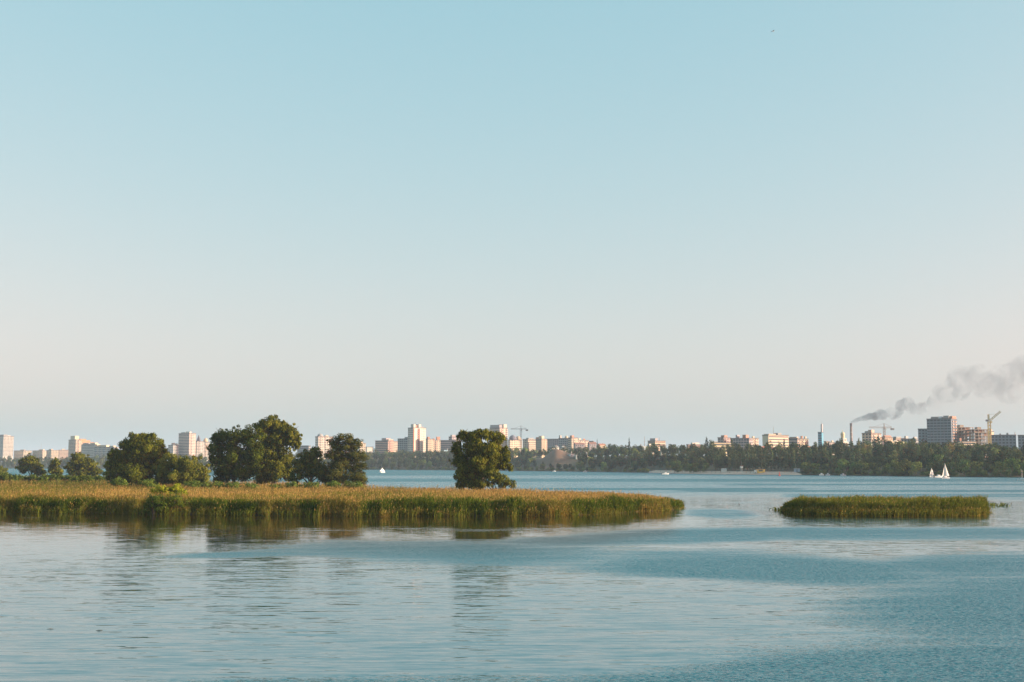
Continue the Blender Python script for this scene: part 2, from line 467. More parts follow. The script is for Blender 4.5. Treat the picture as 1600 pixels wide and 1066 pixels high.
def leaf_quads(C, Nn, size, stretch=1.0):
    """rhombic leaf sprays at C facing roughly Nn"""
    n = len(C)
    Nn = Nn / (np.linalg.norm(Nn, axis=1)[:, None] + 1e-9)
    a = np.cross(Nn, rand_dirs(n)); a /= (np.linalg.norm(a, axis=1)[:, None] + 1e-9)
    if stretch > 1.01:
        a = a * .5; a[:, 2] -= .9; a /= np.linalg.norm(a, axis=1)[:, None]
    bb = np.cross(Nn, a); bb /= (np.linalg.norm(bb, axis=1)[:, None] + 1e-9)
    s = (size * RNG.uniform(.6, 1.4, n))[:, None]
    a = a * s * stretch; bb = bb * s * .6
    k = RNG.uniform(-.3, .3, (n, 1))
    return np.stack([C - a, C + bb + a * k, C + a, C - bb + a * k], 1)

def crown_cloud(lobes, dens=26., size=.22, c0=(.06, .085, .02), c1=(.11, .12, .03), droop=0., sub=.34, fill=.5, nsub=1.0, flat=1.0):
    """lobes: (x, y, z, rx, ry, rz) metres. Sprays gathered in small clumps over and in each lobe"""
    Q, T = [], []
    c0, c1 = np.array(c0), np.array(c1)
    for (x, y, z, rx, ry, rz) in lobes:
        rm = (rx * ry * rz) ** (1 / 3)
        ns = max(6, int(nsub * 15 * (rm / (rm * sub * 2)) ** 1.2))
        d = rand_dirs(ns); rad = np.where(RNG.random(ns) < .25, RNG.uniform(.95, 1.2, ns), RNG.uniform(.5, 1.0, ns))
        cc = np.array([x, y, z]) + d * rad[:, None] * np.array([rx, ry, rz])
        for c, dd in zip(cc, d):
            r = rm * sub * (RNG.uniform(.6, 1.3) if np.linalg.norm((c - np.array([x, y, z])) / np.array([rx, ry, rz])) < 1 else RNG.uniform(.35, .6))
            nl = int(dens * r * r * 4)
            if nl < 4: nl = 4
            u = rand_dirs(nl) * (RNG.uniform(.25, 1, nl) ** .5)[:, None]
            u[:, 2] *= .8 * flat
            u[:, 2] -= droop * RNG.uniform(0, 1, nl) ** 1.5
            C = c + u * r
            nrm = u + dd * .6 + rand_dirs(nl) * .75
            Q.append(leaf_quads(C, nrm, size, 1 + droop * .9))
            t = np.clip(RNG.uniform(.1, .9) + RNG.normal(0, .22, nl), 0, 1)
            T.append(c0 + (c1 - c0) * t[:, None])
        nf = int(dens * fill * rm * rm * 7)
        u = rand_dirs(nf) * (RNG.uniform(0, .85, nf) ** .4)[:, None]
        C = np.array([x, y, z]) + u * np.array([rx, ry, rz])
        Q.append(leaf_quads(C, u + rand_dirs(nf) * .5, size * 1.25, 1.0))
        t = RNG.uniform(0, .6, nf); T.append(c0 + (c1 - c0) * t[:, None])
    return np.concatenate(Q), np.concatenate(T)

def limbs(mb, base, lobes, r0, nseg=4, fork=.3):
    top = max(l[2] for l in lobes)
    fx = sum(l[0] for l in lobes) / len(lobes); fy = sum(l[1] for l in lobes) / len(lobes)
    b0 = Vector(base)
    f = Vector((base[0] * .6 + fx * .4, base[1] * .6 + fy * .4, base[2] + (top - base[2]) * fork))
    mb.tube([b0, b0.lerp(f, .3) + Vector((r0 * .2, 0, 0)), f], [r0 * 1.25, r0 * .95, r0 * .8], 9)
    for l in lobes:
        e = Vector((l[0], l[1], l[2] + l[5] * .3))
        pts = [f - Vector((0, 0, .4))]; rad = [r0 * .6]
        for i in range(1, nseg + 1):
            t = i / nseg
            p = f.lerp(e, t); p.z += math.sin(t * math.pi) * .12 * (e - f).length
            p += Vector((random.uniform(-1, 1), random.uniform(-1, 1), 0)) * .08 * (e - f).length * (1 - t)
            pts.append(p); rad.append(r0 * .6 * (1 - t) + .04)
        mb.tube(pts, rad, 6)
        for q in range(4):
            a = pts[random.choice([2, 3, nseg])]
            d = Vector((random.uniform(-1, 1) * l[3], random.uniform(-1, 1) * l[4], random.uniform(-.4, 1) * l[5])) * .9
            mb.tube([a, a + d * .5 + Vector((0, 0, .2)), a + d], [r0 * .16 + .03, r0 * .1 + .02, .02], 5)
    return f

def px_lobes(L_, D, z_floor=.2, depth=.9):
    out_ = []
    for i, l in enumerate(L_):
        cx, cy_, rx, ry = l[:4]
        off = (random.uniform(-.25, .25) * rx * D / FPX) if len(l) < 5 else l[4]
        p = P(cx, cy_, D + off); s_ = (D + off) / FPX
        rz = ry * s_
        z = max(p.z, z_floor + rz * .5)
        out_.append((p.x, p.y, z, rx * s_, rx * s_ * depth, rz))
    return out_

def island_tree(name, cat, label, L_, D, base_px, r0, fork=.3, group=None, ground=.5, **kw):
    p = P(base_px, 770, D); base = Vector((p.x, D, ground))
    lobes = [(x - base.x, y - base.y, z - base.z, a, b_, c) for (x, y, z, a, b_, c) in px_lobes(L_, D)]
    t = thing(name, label, cat, base, 0, group)
    mb = MB(); limbs(mb, (0, 0, -.4), lobes, r0, fork=fork); mb.build('trunk', BARK, t)
    Q, T = crown_cloud(lobes, **kw)
    cr_ = link_mesh('crown', quads_mesh('crown', Q, T), LEAF, t)
    return t

# ------------------------------------------------------------------ reed island: ground
IS_PX = np.array([-900, -400, 0, 120, 250, 400, 600, 800, 880, 950, 1000, 1040, 1062, 1068.])
IS_F = np.array([797.5, 798.5, 800, 801, 802.5, 805, 806, 805.5, 804.5, 802, 799, 796.5, 795, 793])
IB_PX = np.array([-900, -400, 0, 170, 330, 480, 560, 620, 700, 800, 900, 960, 1010, 1050, 1068.])
IB_D = np.array([700, 660, 640, 600, 440, 400, 350, 318, 302, 288, 268, 255, 247, 241, 236.])
def isF(px): return CAMH * FPX / (np.interp(px, IS_PX, IS_F) + .9 * (fbm(np.asarray(px, float) * .03, 0 * np.asarray(px, float), 9) - .5) * 2 - 725)
def isB(px): return np.interp(px, IB_PX, IB_D)
pxs = np.arange(-900, 1069, 4.)
tt = np.concatenate([np.linspace(0, .08, 5), np.linspace(.12, .92, 12), np.linspace(.95, 1, 4)])
PX, TT = np.meshgrid(pxs, tt)
F0, B0 = isF(PX) + .3, np.maximum(isB(PX) - .5, isF(PX) + .6)
DD = F0 + (B0 - F0) * TT
Z = -.35 + .75 * np.minimum(1, np.minimum((DD - F0) / 2.0, (B0 - DD) / 2.0)) + .15 * fbm(PX * .05, DD * .2, 6)
V = np.stack([K(PX) * DD, DD, Z], -1)
isl = link_mesh('island_ground', grid_mesh('island_ground', V, len(tt), len(pxs)), MUD)
tag(isl, 'muddy ground of the reed island', None, None, 'structure')

# islet
LT = np.array([1219, 1226, 1245, 1300, 1400, 1480, 1525, 1538, 1541.])
LF = np.array([796.5, 801, 803.5, 805, 806, 805.5, 804.5, 802.5, 798.])
LB = np.array([213, 216, 220, 223, 225, 224, 221, 216, 210.])
pxs = np.arange(1219, 1542, 3.)
PX, TT = np.meshgrid(pxs, np.linspace(0, 1, 9))
F0 = CAMH * FPX / (np.interp(PX, LT, LF) - 725) + .4; B0 = np.maximum(np.interp(PX, LT, LB) - .4, F0 + .5)
DD = F0 + (B0 - F0) * TT
Z = -.3 + .5 * np.minimum(1, np.minimum((DD - F0) / 1.5, (B0 - DD) / 1.5))
isl2 = link_mesh('islet_ground', grid_mesh('islet_ground', np.stack([K(PX) * DD, DD, Z], -1), 9, len(pxs)), MUD)
tag(isl2, 'muddy ground of the small islet', None, None, 'structure')

# ------------------------------------------------------------------ reeds
GREEN0, GREEN1 = np.array((.028, .06, .009)), np.array((.19, .235, .030))
GOLD0, GOLD1 = np.array((.32, .21, .05)), np.array((.64, .45, .14))
BROWN0, BROWN1 = np.array((.27, .17, .07)), np.array((.48, .32, .14))
def reeds(X, Y, H, green, wid=.05, z0=.1, plume=.5, lean=.28, leaves=2):
    """stalks: bent blade of two quads, side leaves, feathery plume on top"""
    n = len(X)
    Q, T = [], []
    ang = RNG.uniform(0, 2 * math.pi, n)
    bx, by = np.cos(ang) * H * lean * RNG.uniform(.1, 1, n), np.sin(ang) * H * lean * RNG.uniform(.1, 1, n)
    bx = bx + H * .05
    fa = RNG.uniform(0, math.pi, n); wx, wy = np.cos(fa) * wid / 2, np.sin(fa) * wid / 2 * .6
    def pt(t): return np.stack([X + bx * t * t, Y + by * t * t, z0 + H * (t - .06 * t * t)], -1)
    W = np.stack([wx, wy, 0 * wx], -1)
    rnd = RNG.uniform(0, 1, (n, 1)); rnd2 = RNG.uniform(0, 1, (n, 1))
    g = green[:, None]
    cg = GREEN0 + (GREEN1 - GREEN0) * rnd; cy_ = GOLD0 + (GOLD1 - GOLD0) * rnd2
    pt_ = fbm(X * .06, Y * .035, 71, 3)[:, None]
    cy_ = cy_ * (.72 + .5 * pt_) * np.array((1, 1, 1)) * (1 - .35 * sstep(.5, .7, pt_)) + BROWN0 * .35 * sstep(.5, .7, pt_)
    body = cg * g + cy_ * (1 - g)
    dry = GOLD0 * 1.1 + (GOLD1 - GOLD0) * rnd * .8
    p0, p1, p2 = pt(0), pt(.5), pt(1)
    def band(a, b_, wa, wb, ca, cb):
        Q.append(np.stack([a - W * wa, a + W * wa, b_ + W * wb, b_ - W * wb], 1))
        T.append(np.stack([ca, ca, cb, cb], 1))
    q0 = pt(.17); 
    band(p0, q0, 1.0, 1.1, dry * 1.15, dry * .6 + body * .4)
    band(q0, p1, 1.1, 1.0, body, body)
    band(p1, p2, 1.0, .35, body, body * .6 + (BROWN0 * (1 - g) + cg * g) * .4)
    for k in range(leaves):
        t0 = RNG.uniform(.25, .85, n)
        a0 = np.stack([X + bx * t0 * t0, Y + by * t0 * t0, z0 + H * t0], -1)
        la = RNG.uniform(0, 2 * math.pi, n); ll = RNG.uniform(.3, .6, n)
        d = np.stack([np.cos(la) * ll, np.sin(la) * ll, ll * RNG.uniform(.2, 1.1, n)], -1)
        w_ = np.stack([-np.sin(la), np.cos(la), 0 * la], -1) * wid * .55; w_[:, 2] += wid * .4
        e = a0 + d
        Q.append(np.stack([a0 - w_, a0 + w_, e + w_ * .2, e - w_ * .2], 1))
        cc = body * RNG.uniform(.8, 1.2, (n, 1)); T.append(np.stack([cc] * 4, 1))
    pm = RNG.uniform(0, 1, n) < plume * (1 - .75 * green)
    if pm.any():
        a0 = p2[pm]; k = pm.sum(); pa = RNG.uniform(0, math.pi, k)
        d = np.stack([RNG.uniform(-.02, .14, k), RNG.uniform(-.08, .08, k), RNG.uniform(.18, .34, k)], -1)
        w_ = np.stack([np.cos(pa), np.sin(pa), 0 * pa], -1) * .05
        Q.append(np.stack([a0 - d * .25, a0 + w_ + d * .3, a0 + d, a0 - w_ + d * .3], 1))
        c = BROWN0 + (BROWN1 - BROWN0) * rnd[pm]; T.append(np.stack([c] * 4, 1))
    return np.concatenate(Q), np.concatenate(T)

def island_z(px, D, F, B):
    return -.35 + .75 * np.clip(np.minimum((D - F) / 2.0, (B - D) / 2.0), 0, 1)

def scatter(n, x0, x1, tfun, dens_by_depth=False):
    return RNG.uniform(x0, x1, n)

def bed(n, x0, x1, t0, t1, metres=True, power=1.0):
    px = RNG.uniform(x0, x1, n)
    F, B = isF(px), np.maximum(isB(px), isF(px) + 1)
    if metres: D = F + RNG.uniform(t0, t1, n) ** power * 1.0
    else:
        u = RNG.uniform(0, 1, n) ** power; D = F + (B - F) * (t0 + (t1 - t0) * u)
    ok = D < B
    return px[ok], D[ok], F[ok], B[ok]

def reed_object(name, label, px, D, F, B, hfun, gfun, **kw):
    X = K(px) * D
    H = hfun(px, D, X) * RNG.uniform(.86, 1.1, len(px))
    g = np.clip(gfun(px, D, X), 0, 1)
    z = kw.pop('z', None)
    zz = island_z(px, D, F, B) if z is None else z
    Q, T = reeds(X, D, H, g, z0=np.asarray(zz) - .1, **kw)
    o = link_mesh(name, quads_mesh(name, Q, T), REED)
    return tag(o, label, 'reeds', None, 'stuff')

def rimdepth(px): return np.interp(px, [-400, 0, 200, 300, 500, 700, 900, 1000, 1068], [9, 9, 8, 9, 8, 13, 15, 20, 30])
def hnoise(px, D, X):
    return .50 + .72 * fbm(X * .30, D * .30, 12, 3) + .28 * fbm(X * 1.3, D * 1.3, 13, 2)
def green_rim(px, D, X):
    e = D - isF(px)
    edge = 1 - sstep(.35, 1.0, e / rimdepth(px) + (fbm(X * .12, D * .12, 13) - .5) * 1.1)
    patch = sstep(.36, .56, fbm(X * .16, D * .10, 15, 3))
    low = sstep(-.3, .6, e + (fbm(X * .4, D * .2, 14) - .5) * 1.6)                                # outermost stalks are dry
    return np.where(e < -.1, .85, edge * (.55 + .6 * patch) * (.45 + .6 * low)) + RNG.normal(0, .1, len(px))
# front rim, tall and dense
n = 42000
px, D, F, B = bed(n, -60, 1068, 0, 8)
cl_ = fbm(K(px) * D * .7, D * .9, 51, 2); sel = RNG.random(len(px)) < sstep(.18, .55, cl_) + .12
px, D, F, B = px[sel], D[sel], F[sel], B[sel]
qx = RNG.uniform(-60, 1072, 1500); qF = isF(np.minimum(qx, 1068)); qD = qF - RNG.uniform(0, 1, 1500) ** 2.2 * 2.4
sel = fbm(K(qx) * qD * .5, qD * 0, 61) > .45
px, D, F, B = (np.concatenate([a_, b_[sel]]) for a_, b_ in ((px, qx), (D, qD), (F, qF), (B, qF + 20)))
reed_object('reed_fringe', 'green reed fringe along the front shore of the long island', px, D, F, B,
            lambda p, d, x: 2.35 * hnoise(p, d, x) * (.62 + .38 * sstep(0, 1.6, d - isF(p))) * np.interp(p, [900, 990, 1040, 1068], [1, .85, .66, .4]), green_rim, wid=.075, plume=.35)
# the golden bed behind
pxs_ = []
px, D, F, B = bed(62000, -60, 1068, 0, 1, False, 1.25)
sel = (D - F > 5)
px, D, F, B = px[sel], D[sel], F[sel], B[sel]
def green_bed(px, D, X):
    e = D - isF(px)
    edge = 1 - sstep(.5, 1.1, e / rimdepth(px) + (fbm(X * .12, D * .12, 13) - .5) * 1.0)
    spots = .8 * sstep(.46, .66, fbm(X * .07, D * .045, 16, 3))
    tipg = .8 * sstep(985, 1045, px)
    backg = .85 * (1 - sstep(130, 330, px)) * sstep(30, 60, e) * sstep(.4, .6, fbm(X * .05, D * .03, 18))
    return np.maximum(np.maximum(edge * .85, spots), np.maximum(tipg, backg)) + RNG.normal(0, .08, len(px))
reed_object('reed_bed', 'golden dry reed bed covering the long island', px, D, F, B,
            lambda p, d, x: 2.2 * (.66 + .45 * fbm(x * .14, d * .14, 19, 3) + .2 * fbm(x * .9, d * .9, 20)) * np.where(RNG.random(len(x)) < .04, 1.3, 1) * np.interp(p, [930, 1000, 1040, 1068], [1, .85, .66, .4]), green_bed, wid=.085, plume=.9, leaves=1)
# islet
n = 26000
px = RNG.uniform(1220, 1541, n)
F = CAMH * FPX / (np.interp(px, LT, LF) - 725); B = np.maximum(np.interp(px, LT, LB), F + .6)
D = F + (B - F) * RNG.uniform(0, 1, n) ** 1.5
X = K(px) * D; qx = RNG.uniform(1214, 1547, 900); qF = CAMH * FPX / (np.interp(qx, LT, LF) - 725); qD = qF - RNG.uniform(0, 1, 900) ** 2 * 2.5
ends = (qx < 1219) | (qx > 1541); qD = np.where(ends, 211 + RNG.normal(0, 4, 900), qD)
px = np.concatenate([px, qx]); F = np.concatenate([F, qF]); D = np.concatenate([D, qD]); n = len(px); X = K(px) * D
e = D - F
H = (2.2 + 2.1 * (fbm(X * .33, D * .33, 31, 3) - .5)) * (.55 + .45 * sstep(0, 1.8, e)) * RNG.uniform(.85, 1.12, n) * (.5 + .5 * np.clip(np.minimum((px - 1219) / 34, (1541 - px) / 7), -.5, 1))
gg = np.clip(.95 * np.where(e < 0, .85, sstep(-.5, .5, e + (fbm(X * .25, D * .1, 32) - .5) * 2.0)) + RNG.normal(0, .12, n), 0, 1) * (.8 + .2 * fbm(X * .3, D * .3, 36))
Q, T = reeds(X, D, H, gg, wid=.07, z0=-.2 + .3 * np.clip(e / 1.5, 0, 1), plume=.1)
tag(link_mesh('islet_reeds', quads_mesh('islet_reeds', Q, T), REED), 'dense green reeds covering the small islet on the right', 'reeds', None, 'stuff')

# floating weed and dead stalks at the islet ends
Q, T = [], []
for (cx, cy_, rx, nn) in [(1556, 790, 14, 60), (1212, 797, 5, 26)]:
    px = RNG.normal(cx, rx, nn); py = RNG.normal(cy_, .8, nn)
    Dk = CAMH * FPX / (py - 725)
    q, t = reeds(K(px) * Dk, Dk, RNG.uniform(.15, .6, nn), RNG.uniform(.7, 1, nn), wid=.12, z0=-.05, plume=0)
    Q.append(q); T.append(t)
tag(link_mesh('floating_weed', quads_mesh('floating_weed', np.concatenate(Q), np.concatenate(T)), REED), 'thin line of weed floating beside the small islet', 'water weed', None, 'stuff')

# ------------------------------------------------------------------ island trees
OL0, OL1 = (.018, .026, .006), (.175, .17, .03)
DK0, DK1 = (.012, .02, .005), (.10, .115, .022)
island_tree('willow_tree', 'tree', 'broad olive tree with two-tiered domed crown, left of the tallest pair', [
    (212, 690, 20, 14), (228, 697, 24, 20), (203, 700, 18, 16), (247, 707, 17, 20), (215, 716, 32, 18), (188, 722, 18, 12), (178, 710, 11, 9), (172, 728, 9, 12), (205, 737, 36, 17), (246, 735, 18, 20), (175, 742, 13, 10)],
    362, 215, .55, c0=OL0, c1=OL1, dens=38, size=.19, droop=.25)
island_tree('willow_bush', 'tree', 'rounded pale olive willow tucked beside the dark tree, no trunk showing', [
    (272, 722, 21, 14), (298, 733, 23, 18), (258, 738, 16, 16), (316, 742, 13, 14), (285, 744, 28, 13)],
    350, 285, .35, .12, c0=(.035, .045, .012), c1=(.19, .18, .045), dens=40, size=.16, droop=.35)
island_tree('elm_tree', 'tree', 'dense very dark green tree overlapping the tallest tree on its left side', [
    (345, 685, 17, 14), (370, 681, 22, 13), (394, 686, 20, 18), (336, 706, 13, 20), (362, 708, 26, 26), (349, 733, 22, 22), (383, 735, 26, 20), (396, 712, 18, 20)],
    358, 365, .6, .2, c0=DK0, c1=DK1, dens=38, size=.19)
island_tree('poplar_tree', 'tree', 'tallest tree on the island with high lobed crown leaning right', [
    (424, 661, 17, 12), (408, 668, 14, 11), (441, 671, 18, 14), (456, 682, 14, 16), (430, 687, 26, 20), (462, 694, 9, 10), (412, 713, 24, 24), (441, 711, 18, 20), (425, 737, 28, 19), (448, 735, 12, 14)],
    368, 425, .7, .3, c0=OL0, c1=(.165, .155, .032), dens=38, size=.2, droop=.2)
island_tree('willow_tree', 'tree', 'short dark olive tree between the tallest tree and the thin-crowned one', [
    (480, 714, 15, 12), (494, 708, 11, 9), (470, 730, 17, 14), (493, 733, 20, 18), (462, 745, 12, 10), (507, 744, 14, 12)],
    352, 485, .4, .2, c0=(.018, .026, .007), c1=(.14, .145, .03), dens=38, size=.18, droop=.2)
island_tree('pine_tree', 'tree', 'flat-topped airy tree with open layered crown at the end of the tree line', [
    (537, 686, 17, 8), (553, 693, 14, 8), (522, 693, 12, 8), (540, 700, 24, 8), (521, 710, 17, 8), (556, 714, 17, 10), (534, 719, 20, 10), (528, 730, 22, 12), (558, 733, 17, 13), (522, 745, 24, 13), (548, 748, 24, 11), (566, 752, 10, 7)],
    350, 540, .38, .55, c0=(.018, .024, .008), c1=(.10, .095, .035), dens=30, size=.15, fill=.4, flat=.8, sub=.42, nsub=1.3)
K_T = island_tree('willow_tree', 'tree', 'lone weeping willow standing apart in the reeds by open water', [
    (725, 682, 13, 10), (750, 679, 19, 9), (775, 683, 15, 10), (714, 702, 10, 14), (740, 700, 20, 18), (768, 704, 19, 18), (788, 712, 9, 16), (720, 720, 15, 13), (748, 726, 20, 18), (779, 722, 14, 12), (797, 730, 5, 7), (718, 744, 11, 9), (736, 746, 12, 14), (760, 715, 26, 24), (730, 735, 18, 14), (722, 755, 10, 9), (742, 757, 13, 8)],
    286, 745, .5, .22, c0=(.02, .028, .007), c1=(.17, .16, .035), dens=46, size=.15, droop=.6, fill=.8)
island_tree('willow_bush', 'shrub', 'round willow bush hugging the right foot of the lone willow', [
    (770, 747, 16, 12), (786, 752, 12, 10), (752, 756, 14, 8), (800, 756, 6, 7), (765, 740, 12, 8)],
    283, 775, .2, .1, c0=(.022, .032, .008), c1=(.18, .17, .04), dens=44, size=.14, droop=.3)
island_tree('willow_tree', 'tree', 'small dark rounded tree, the first free-standing one from the left edge', [(45, 720, 13, 10), (55, 731, 16, 9), (36, 730, 9, 11), (62, 738, 12, 6)],
    590, 48, .4, .2, c0=OL0, c1=OL1, dens=16, size=.32)
island_tree('willow_tree', 'tree', 'smallest dark tree standing between two rounded trees on the left', [(86, 724, 9, 8), (84, 735, 11, 9), (92, 738, 8, 7)],
    585, 86, .3, .2, c0=DK0, c1=OL1, dens=16, size=.32)
island_tree('willow_tree', 'tree', 'broad low olive tree in front of the long white apartment block', [(123, 718, 15, 10), (138, 727, 14, 10), (114, 733, 13, 12), (150, 737, 10, 8), (130, 738, 20, 9)],
    560, 128, .45, .2, c0=OL0, c1=OL1, dens=16, size=.3)
island_tree('willow_bush', 'shrub', 'pale rounded bush cut by the left edge of the picture', [(0, 736, 11, 7), (-12, 732, 12, 9), (5, 741, 10, 5)],
    600, -5, .2, .15, c0=(.07, .08, .02), c1=(.14, .14, .04), dens=18, size=.3)
island_tree('willow_bush', 'shrub', 'dark green bush on the waterline at the left front of the island', [(238, 783, 12, 14), (252, 788, 14, 13), (230, 792, 8, 9)],
    204, 240, .15, .1, c0=(.035, .06, .016), c1=(.085, .11, .03), dens=50, size=.1)
island_tree('willow_bush', 'shrub', 'wide olive bush leaning over the waterline below the round willow', [(272, 782, 16, 13), (288, 790, 14, 10), (262, 792, 14, 9)],
    205, 275, .15, .1, c0=(.05, .075, .018), c1=(.12, .14, .035), dens=50, size=.1)
island_tree('yellow_bush', 'shrub', 'bright yellow-green bush above the waterline bushes', [(274, 764, 11, 8), (282, 770, 10, 9), (252, 768, 16, 9), (266, 774, 18, 9)],
    215, 268, .12, .1, c0=(.13, .15, .02), c1=(.26, .26, .04), dens=90, size=.1)
for i, (cx, ty, rx, lab) in enumerate([(186, 748, 13, 'dark low bush at the left foot of the domed tree'), (228, 750, 15, 'broad low bush under the domed tree'), (300, 752, 15, 'olive low bush under the rounded willow'), (322, 754, 10, 'small bush between the rounded willow and the dark tree'), (362, 753, 14, 'grey-green bush directly under the dark tree'), (456, 753, 12, 'bush at the right foot of the tallest tree'), (486, 754, 14, 'low bush under the short tree'), (520, 753, 14, 'low bush left of the flat-topped tree foot'), (552, 753, 16, 'low bush right of the flat-topped tree foot'),(340, 752, 9, 'small green bush before the dense dark tree'), (392, 755, 12, 'low pale green bush before the tallest tree'), (430, 757, 14, 'low grey-green bush at the foot of the tallest tree')]):
    island_tree('low_bush', 'shrub', lab, [(cx, ty + 5, rx, 6), (cx + 5, ty + 9, rx, 5)], 318, cx, .1, .1, group='low bushes at the tree feet', c0=(.06, .09, .025), c1=(.13, .16, .05), dens=34, size=.14)
# dark thicket behind the reeds on the left: shrubs
hs = []
for i in range(21):
    cx = -55 + i * 18.5 + random.uniform(-4, 4)
    D_ = 445 + random.uniform(-15, 25)
    D_ = D_ if cx < 170 else 375
    ty = np.interp(cx, [-60, 60, 130, 180, 330], [739, 741, 743, 744, 748]) + random.uniform(-1.5, 1.5)
    h_ = max(1.5, P(cx, ty, D_).z)
    side = 'left third' if cx < 40 else ('middle' if cx < 150 else 'right third')
    island_tree('shrub', 'shrub', 'dark green shrub in the %s of the low thicket behind the reeds' % side,
                [(cx - 6, ty + 6, 10, 6), (cx + 6, ty + 8, 11, 7), (cx, ty + 12, 13, 6)], D_, cx, .12, .1, group='shrubs in the thicket behind the reeds, ' + side,
                c0=(.035, .055, .015), c1=(.09, .11, .028), dens=15, size=.26)

# ------------------------------------------------------------------ far trees
def template(lobes, n, size, c0, c1, droop=0):
    c0, c1 = np.array(c0), np.array(c1)
    Q, T = [], []
    tot = sum(l[3] * l[5] for l in lobes)
    for (x, y, z, rx, ry, rz) in lobes:
        k = int(n * rx * rz / tot)
        u = rand_dirs(k) * (RNG.uniform(.35, 1, k) ** .5)[:, None]
        C = np.array([x, y, z]) + u * np.array([rx, ry, rz])
        Q.append(leaf_quads(C, u * 1.2 + rand_dirs(k) * .7, size))
        t = np.clip(RNG.uniform(.2, .8) + RNG.normal(0, .2, k), 0, 1)
        T.append(c0 + (c1 - c0) * t[:, None])
    return np.concatenate(Q), np.concatenate(T)
def rlobes(w_, h_, k, base=.25):
    out_ = [(0, 0, h_ * .6, w_ * .6, w_ * .6, h_ * .36)]
    for i in range(k):
        a = random.uniform(0, 6.28); rr_ = random.uniform(.25, .62) * w_; z = random.uniform(base + .12, .86) * h_
        s_ = random.uniform(.28, .45)
        out_.append((math.cos(a) * rr_, math.sin(a) * rr_, z, w_ * s_, w_ * s_, h_ * s_ * .55))
    return out_
FT = {}
def add_template(kind, lobes, n, size, c0, c1, trunk_h, trunk_r):
    Q, T = template(lobes, n, size, c0, c1)
    cm = quads_mesh('far_crown', Q, T); cm.materials.append(FARLEAF)
    mb = MB(); mb.tube([(0, 0, -.5), (0, 0, trunk_h * .5), (0, 0, trunk_h)], [trunk_r, trunk_r * .8, trunk_r * .4], 6)
    tm = mb.mesh('far_trunk'); tm.materials.append(BARK)
    FT.setdefault(kind, []).append((Q, T, cm, tm))
for i in range(5):
    add_template('round', rlobes(5, 11, 7), 620, .55, (.045, .06, .025), (.10, .105, .04), 6, .3)
for i in range(4):
    add_template('willow', rlobes(6, 11, 9, .05), 700, .55, (.085, .105, .03), (.27, .26, .075), 5, .3)
for i in range(3):
    add_template('dark', rlobes(4.5, 11, 6, .15), 560, .55, (.020, .034, .018), (.05, .062, .026), 6, .3)
for i in range(4):
    lb = [(random.uniform(-.3, .3), random.uniform(-.3, .3), z, 1.5 * f, 1.5 * f, 2.6) for z, f in ((4, 1), (7, 1.15), (10, 1.05), (13, .85), (15.5, .55))]
    add_template('poplar', lb, 420, .5, (.07, .08, .04), (.19, .18, .085), 14, .25)
for i in range(2):
    lb = [(0, 0, z, f, f, 2.2) for z, f in ((2.5, 1.9), (5, 2.3), (8, 2.0), (11, 1.4), (13.3, .7))]
    add_template('cypress', lb, 520, .5, (.022, .036, .02), (.05, .06, .03), 12, .25)
for i in range(2):
    add_template('autumn', rlobes(4.5, 9, 6), 520, .5, (.14, .11, .04), (.24, .17, .06), 5, .25)

BEHIND = [(-1e9, 'at the far left'), (560, 'left of the tall red-striped tower'), (700, 'right of the tall red-striped tower'), (820, 'around the bare earthen knoll'), (960, 'left of the beach'),
          (1120, 'behind the sandy beach'), (1270, 'below the smoking chimney'), (1400, 'below the tall blue-grey tower'), (1500, 'below the unfinished frame building')]
def zone(px):
    z = BEHIND[0][1]
    for a, s_ in BEHIND:
        if px >= a: z = s_
    return z
WORDS = {'round': ('leafy_tree', 'rounded green leafy tree'), 'willow': ('willow_tree', 'pale olive bushy willow'), 'dark': ('broadleaf_tree', 'dark blue-green broad tree'),
         'poplar': ('poplar_tree', 'slender upright poplar'), 'cypress': ('conifer_tree', 'dark pointed conifer'), 'autumn': ('maple_tree', 'yellowing rounded tree')}
def far_tree(kind, p, sx, sz, row, label=None, group=None):
    Q, T, cm, tm = random.choice(FT[kind])
    nm_, wd = WORDS[kind]
    lab = label or '%s %s, %s' % (wd, zone(row[1]), row[0])
    t = thing(nm_, lab, 'tree', p, random.uniform(0, 6.28), group or ('%ss %s, %s' % (wd, zone(row[1]), row[0])))
    t.scale = (sx, sx, sz)
    for me, nme in ((tm, 'trunk'), (cm, 'crown')):
        o = bpy.data.objects.new(nme, me); col.objects.link(o); o.parent = t
    return t

def on_knoll(px, s_):
    d = float(shoreD(px) + s_)
    return 836 < px < 900 and s_ > 38 and d < 1600
spec = []       # (px, s, kind, sx, sz, rowname)
def pick(*ws):
    r_ = random.uniform(0, sum(w_ for _, w_ in ws)); a = 0
    for k, w_ in ws:
        a += w_
        if r_ <= a: return k
    return ws[-1][0]
# water's edge row
px = 545.
while px < 1640:
    D0 = float(shoreD(px)); m_px = FPX / D0
    if 1008 < px < 1256:
        px += 6; continue
    if px > 1256: k = pick(('willow', 6), ('round', 2), ('autumn', .8)); sz = random.uniform(.72, 1.12)
    else: k = pick(('willow', 3), ('round', 4), ('dark', 2), ('autumn', .15)); sz = random.uniform(.65, 1.05)
    if 832 < px < 902: sz *= .78
    sx = sz * random.uniform(.9, 1.15)
    spec.append((px, random.uniform(3, 10), k, sx, sz, 'at the water edge'))
    px += random.uniform(7.5, 10.5) * sx * m_px * (.9 if px > 1256 else 1.25)
